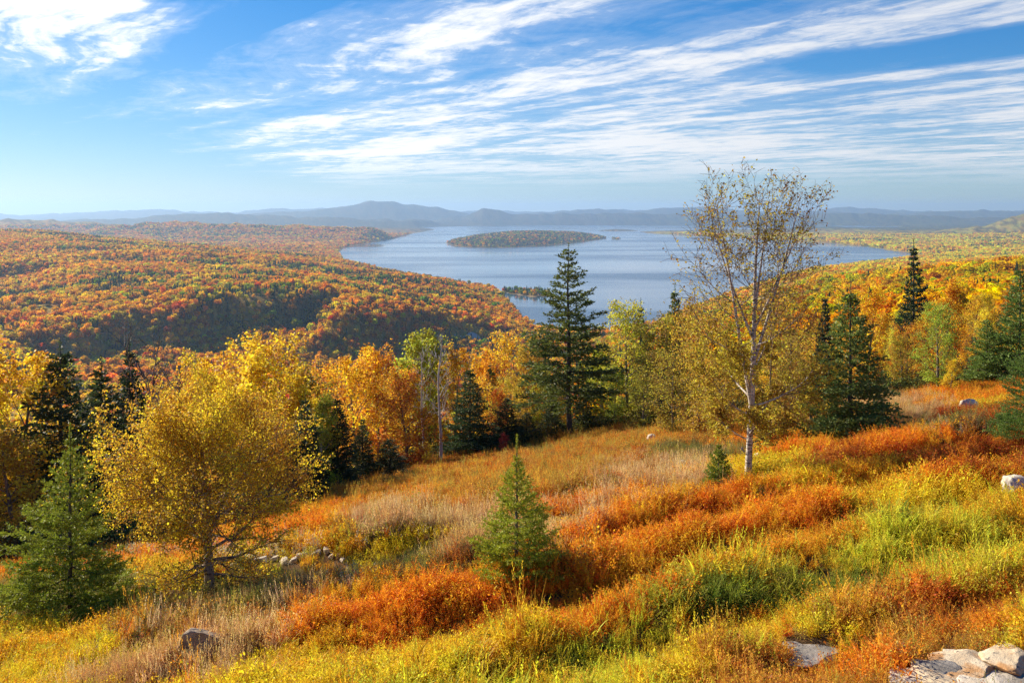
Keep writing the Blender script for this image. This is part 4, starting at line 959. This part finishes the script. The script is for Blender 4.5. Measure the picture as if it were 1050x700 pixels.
MIXES = {'O': [.82, .18, 0, 0, 0], 'R': [.6, .4, 0, 0, 0], 'Y': [.45, .42, 0, .13, 0], 'L': [.60, .20, .06, .14, 0], 'G': [.52, .10, .03, .35, 0], 'S': [.16, .22, .62, 0, 0], 'D': [.25, .5, .2, .05, 0], 'W': [.1, .25, .3, 0, .35], 'B': [.42, .50, .08, 0, 0]}
PROTO = []
def build_meadow():
    rng = np.random.default_rng(5)
    fam = [[herb_frond(k) for k in range(4)], [herb_bush(10 + k) for k in range(3)], [herb_grass(20 + k) for k in range(3)], [herb_sedge(30 + k) for k in range(3)], [herb_weed(40 + k) for k in range(2)]]
    start = np.cumsum([0] + [len(f) for f in fam]); PROTO.extend(sum(fam, []))
    P = []
    for d0, d1, per in ((2.2, 4.2, 130), (4.2, 9, 150), (9, 14, 120), (14, 22, 75), (22, 34, 44), (34, 50, 20), (50, 76, 12)):
        a0, a1 = math.atan((-420 - 525) / F), math.atan((1650 - 525) / F); n = int((a1 - a0) / 2 * (d1 ** 2 - d0 ** 2) * per)
        a = a0 + (a1 - a0) * rng.random(n); d = np.sqrt(d0 ** 2 + (d1 ** 2 - d0 ** 2) * rng.random(n)); P.append(np.stack([d * np.sin(a), d * np.cos(a)], 1))
    P = np.concatenate(P); x, y = P[:, 0], P[:, 1]; z = ground_z(x, y)
    px = 525 + F * x / y; py = HOR - F * z / y
    e = np.interp(px, EDGE[:, 0], EDGE[:, 1])
    ok = (y < e + 3 + 2 * rng.random(len(x))) & (py < 1500)
    x, y, z, px, py, e = (q[ok] for q in (x, y, z, px, py, e)); n = len(x)
    # patches, with wandering borders
    jx = px + 55 * (fbm(x / 2.2, y / 2.2, 3, 71) - .5) * 12 / np.maximum(y, 10) * 2 + rng.normal(size=n) * 90 / y
    jy = py + 26 * (fbm(x / 2.0 + 40, y / 2.0, 3, 72) - .5) + rng.normal(size=n) * 60 / y
    sc = np.full((n, len(KINDS)), .02); sc[:, KINDS.index('B')] = .10; sc[:, KINDS.index('D')] = .05
    for cx, cy, rx, ry, w, k in PATCH:
        r2 = ((jx - cx) / rx) ** 2 + ((jy - cy) / ry) ** 2; sc[:, KINDS.index(k)] += w * np.exp(-r2 * 1.1)
    for k in range(len(KINDS)): sc[:, k] *= .40 + 1.2 * fbm(x / .8 + 13 * k, y / .8, 3, 80 + k)
    pr = sc ** 3.4; pr /= pr.sum(1, keepdims=True); kind = (pr.cumsum(1) < rng.random(n)[:, None]).sum(1).clip(0, len(KINDS) - 1)
    tint = np.zeros((n, 3)); idx = np.zeros(n, int); hs = np.ones(n)
    for k, ch in enumerate(KINDS):
        m = np.where(kind == k)[0]
        if not len(m): continue
        C = np.array(COLS[ch]); cn = fbm(x[m] / .9, y[m] / .9, 3, 120 + k); i = np.clip(((cn - .5) * 3.2 + .5 + .3 * rng.normal(size=len(m))) * len(C), 0, len(C) - 1).astype(int)
        tint[m] = C[i]
        f = (np.cumsum(MIXES[ch])[None] < rng.random(len(m))[:, None]).sum(1).clip(0, 4)
        cnt = np.array([len(q) for q in fam]); idx[m] = start[f] + (rng.random(len(m)) * cnt[f]).astype(int)
        hs[m] = {'O': 1.0, 'R': 1.0, 'Y': 1.0, 'L': 1.05, 'G': 1.0, 'S': .82, 'D': .8, 'W': .65, 'B': .95}[ch]
    tint = np.clip(tint * (.8 + .4 * rng.random((n, 1))) * (1 + .08 * rng.normal(size=(n, 3))), .01, .9)
    clump = fbm(x / .7, y / .7, 3, 140)
    s = hs * (.34 + 1.5 * clump) * (1 + .30 * np.clip(swale(x, y), -1.2, 1.2)) * (.8 + .4 * rng.random(n)) * np.interp(y, [5, 12, 30, 60], [.62, .76, 1.0, 1.3])
    # bare places round trunks and stones, thin growth on the gravel track
    g = np.exp(-((y - 33.2 - .12 * (x - 14)) / .8) ** 2) * smooth(x, 8, 12) * (1 - smooth(x, 18, 22)); keep = rng.random(n) > g * .8
    keep &= ~((px > 905) & (py > 674 + 20 * np.exp(-((px - 915) / 30) ** 2)) & (py < 730) & (rng.random(n) < .93))
    for sx, sy, sr in STONES: keep &= ((x - sx) ** 2 + (y - sy) ** 2) > sr ** 2
    rot = np.stack([.16 * rng.normal(size=n), .16 * rng.normal(size=n), 6.283 * rng.random(n)], 1); scl = np.stack([s, s, s * (.9 + .3 * rng.random(n))], 1)
    print('meadow plants', keep.sum())
    for ch, nm, lab in (('ORYBD', 'undergrowth', 'orange, rust and yellow low plants covering the slope'), ('LGSW', 'grass', 'straw coloured and green grass with pale seed weeds in the meadow')):
        m = keep & np.isin(kind, [KINDS.index(c) for c in ch])
        scatter(nm, np.stack([x, y, z - .02], 1)[m], rot[m], scl[m], tint[m], idx[m], PROTO, lab)

def build_forest_floor():
    rng = np.random.default_rng(9); n = 9000
    px = -160 + 1400 * rng.random(n); e = np.interp(px, EDGE[:, 0], EDGE[:, 1]); y = e - 1.5 + 150 * rng.random(n) ** 1.4; x = (px - 525) / F * y; z = ground_z(x, y)
    C = np.array([(.08, .10, .03), (.14, .13, .035), (.26, .16, .03), (.10, .08, .04), (.05, .07, .025), (.24, .24, .04)]); t = C[rng.integers(0, 6, n)] * (.7 + .6 * rng.random((n, 1)))
    s = (2.2 + 3.2 * rng.random(n)); rot = np.stack([0 * s, 0 * s, 6.283 * rng.random(n)], 1)
    scatter('forest_undergrowth', np.stack([x, y, z - .05], 1), rot, np.stack([s * 1.3, s * 1.3, s], 1), t, rng.integers(4, 7, n), PROTO, 'shrubby undergrowth under the trees behind the meadow')

# ------------------------------------------------------------------ stones
def rock_material(name, base, pale, rustc=None, lichen=.5):
    m, t, out = new_mat(name); tc = t.node('ShaderNodeTexCoord')
    n1 = t.noise(tc.outputs['Object'], 3.2, 6, .65); n2 = t.noise(tc.outputs['Object'], 13, 6, .75); n3 = t.noise(tc.outputs['Object'], 1.7, 4, .6, .5)
    col = t.mix(t.sstep(n1, .36, .62), (*base, 1), (*pale, 1)); col = t.mix(t.sstep(n2, .56, .66), col, (.10, .095, .09, 1))
    if rustc: col = t.mix(t.math('MULTIPLY', t.sstep(n3, .44, .56), .85), col, (*rustc, 1))
    col = t.mix(t.math('MULTIPLY', t.sstep(n2, .40, .30), lichen), col, (.62, .60, .52, 1))
    p = t.node('ShaderNodeBsdfPrincipled'); t.put(p.inputs['Base Color'], col); p.inputs['Roughness'].default_value = .88; p.inputs['Specular IOR Level'].default_value = .25
    b = t.node('ShaderNodeBump'); b.inputs['Strength'].default_value = .9; b.inputs['Distance'].default_value = .02; t.l.new(n2, b.inputs['Height']); t.l.new(b.outputs[0], p.inputs['Normal']); t.l.new(p.outputs[0], out.inputs[0])
    return m
M['granite'] = rock_material('grey_granite', (.22, .20, .175), (.42, .38, .34))
M['granite_pale'] = rock_material('pale_granite', (.58, .49, .38), (.78, .69, .56), None, .8)
M['granite_rust'] = rock_material('rust_stained_granite', (.58, .45, .30), (.76, .64, .46), (.52, .25, .08))
M['stone_brown'] = rock_material('brown_stone', (.26, .19, .13), (.50, .38, .27))
def rock(seed, size, cuts=13, sub=5, rough=.2):
    """an angular boulder: a lumpy ball trimmed by flat breaks"""
    import bmesh
    rng = np.random.default_rng(seed); bm = bmesh.new(); bmesh.ops.create_icosphere(bm, subdivisions=sub, radius=1)
    V = np.array([v.co[:] for v in bm.verts]); Fc = np.array([[v.index for v in f.verts] for f in bm.faces]); bm.free()
    N = rand_dirs(rng, cuts); D = .50 + .34 * rng.random(cuts)
    for n_, d_ in zip(N, D):
        h = V @ n_ - d_; V = np.where((h > 0)[:, None], V - n_ * (h * .94)[:, None], V)
    r = fbm(V[:, 0] * 2.1 + V[:, 2] + 9, V[:, 1] * 2.1 - V[:, 2] + 9, 4, seed) - .5; V = V * (1 + rough * 1.6 * r)[:, None]
    r2 = fbm(V[:, 0] * 8 + V[:, 2] * 5, V[:, 1] * 8 - V[:, 2] * 6, 3, seed + 3) - .5; V = V * (1 + rough * .35 * r2)[:, None]
    V = V / np.abs(V).max(0) * np.array(size) * .5
    return mesh_from('boulder_%d' % seed, V, Fc, None, False)
STONES = []
# (column, row of the middle, width px, height px, depth factor, sunk share, turn, material, seed, label)
ROCKS = [
    (202, 668, 50, 36, .6, .15, .5, 'stone_brown', 1, 'brown pointed stone in straw grass at the lower left'), (150, 676, 18, 10, .8, .2, 1.0, 'granite', 2, 'small dark grey stone left of the brown pointed stone'),
    (254, 574, 20, 10, .8, .2, .2, 'granite_pale', 3, 'whitish stone just right of the golden birch trunk'), (838, 676, 116, 22, .5, .45, .1, 'granite', 4, 'flat grey boulder sunk among orange plants, near the bottom'),
    (1046, 507, 34, 20, .9, .25, .6, 'granite_pale', 5, 'rounded pale boulder at the right rim of the picture'), (994, 416, 26, 13, .9, .2, .5, 'granite_pale', 6, 'white pointed boulder on the orange slope at the upper right'),
    (669, 452, 12, 8, .9, .2, .1, 'granite_pale', 7, 'small pale stone near the trees, left of the white birch'), (690, 454, 12, 6, .9, .2, .7, 'granite_pale', 8, 'flatter pale stone beside the small one left of the white birch'),
    (741, 496, 20, 9, .9, .2, .9, 'granite', 9, 'grey stone at the foot of the waist-high spruce'), (778, 474, 14, 12, .9, .2, .3, 'granite_pale', 10, 'pale stone just right of the white birch trunk'), (762, 470, 8, 14, .9, .2, .3, 'granite', 17, 'upright grey stone just left of the white birch trunk'),
    (574, 496, 30, 8, .7, .3, .2, 'granite_pale', 11, 'low flat pale stone in dry plants right of the small bright spruce'), (700, 478, 14, 7, .9, .2, 1.3, 'granite_pale', 12, 'pale stone in straw grass left of the white birch'),
    (1002, 680, 62, 20, .9, .3, .2, 'granite_rust', 13, 'rust stained block in the stone heap at the lower right'), (936, 697, 44, 15, .9, .3, .9, 'granite_pale', 14, 'pale low block at the left end of the stone heap'), (1044, 682, 50, 24, 1, .3, 1.4, 'granite_rust', 15, 'rust stained block at the right rim, in the stone heap'),
    (968, 684, 44, 22, 1, .3, 2.1, 'granite', 16, 'grey split block in the middle of the stone heap'), (1022, 694, 66, 18, .9, .3, .5, 'granite_pale', 18, 'broad pale slab in front of the stone heap'), (976, 700, 56, 16, 1, .3, 1.9, 'granite_rust', 19, 'rusty slab half hidden at the lower edge of the stone heap'), (1072, 700, 70, 24, .9, .3, .3, 'granite', 20, 'grey block beyond the rim, at the end of the stone heap'),
    (990, 672, 40, 10, 1, .3, .8, 'granite_pale', 21, 'thin pale slab on the far side of the stone heap'), (1024, 672, 34, 12, 1, .3, 2.6, 'granite', 22, 'grey stone between two rusty ones at the back of the heap')]
def build_stones():
    rng = np.random.default_rng(3); first = None
    for k in range(22):                                # the pale stones that show behind the golden birch
        px = 128 + 232 * (k + .7 * rng.random()) / 22; py = np.interp(px, [120, 240, 300, 370], [589, 575, 570, 567]) + 1.5 * rng.normal()
        if 196 < px < 232: continue
        x, y, ok = on_meadow(px, py + 6); x, y = float(x[0]), float(y[0])
        if first is None: first = o = link('stone', rock(90, (.36, .26, .28), sub=3), M['granite_pale'])
        else: o = first.copy(); COL.objects.link(o)
        q = .42 + .5 * rng.random(); o.location = (x, y, gz(x, y) + .03); o.scale = (q * 1.3, q, q * .9); o.rotation_euler = (0, 0, 6.28 * rng.random())
        tag(o, 'small pale stone in the row of stones behind the golden birch', 'stone', 'row of pale stones behind the golden birch'); STONES.append((x, y, .15)); STONES.append((x * .985, y - .3, .16))
    for px, py, w, h, dp, sink, turn, mat, seed, lab in ROCKS:
        x, y, ok = on_meadow(px, py + h * .35 + (11 if 'heap' in lab else 0)); x, y = float(x[0]), float(y[0]); k = y / F
        if 'heap' in lab: w, dp = w * 1.4, .8
        W, Hh = w * k, h * k * (.62 if 'heap' in lab or seed == 4 else 1.15)
        o = link('stone' if w < 30 else 'boulder', rock(seed, (W, W * dp, Hh * (1 + sink))), M[mat]); o.location = (x, y + W * dp * .3, gz(x, y + W * dp * .3) + Hh * (.5 - sink * .5) - (0 if 'heap' in lab else W * .07)); o.rotation_euler = (0, 0, turn)
        tag(o, lab, 'stone' if w < 30 else 'boulder', 'blocks of the stone heap' if 'heap' in lab else None); STONES.append((x, y + W * dp * .3, W * (.34 if 'heap' in lab or seed == 1 else .24)))
build_stones()
build_meadow()
build_forest_floor()
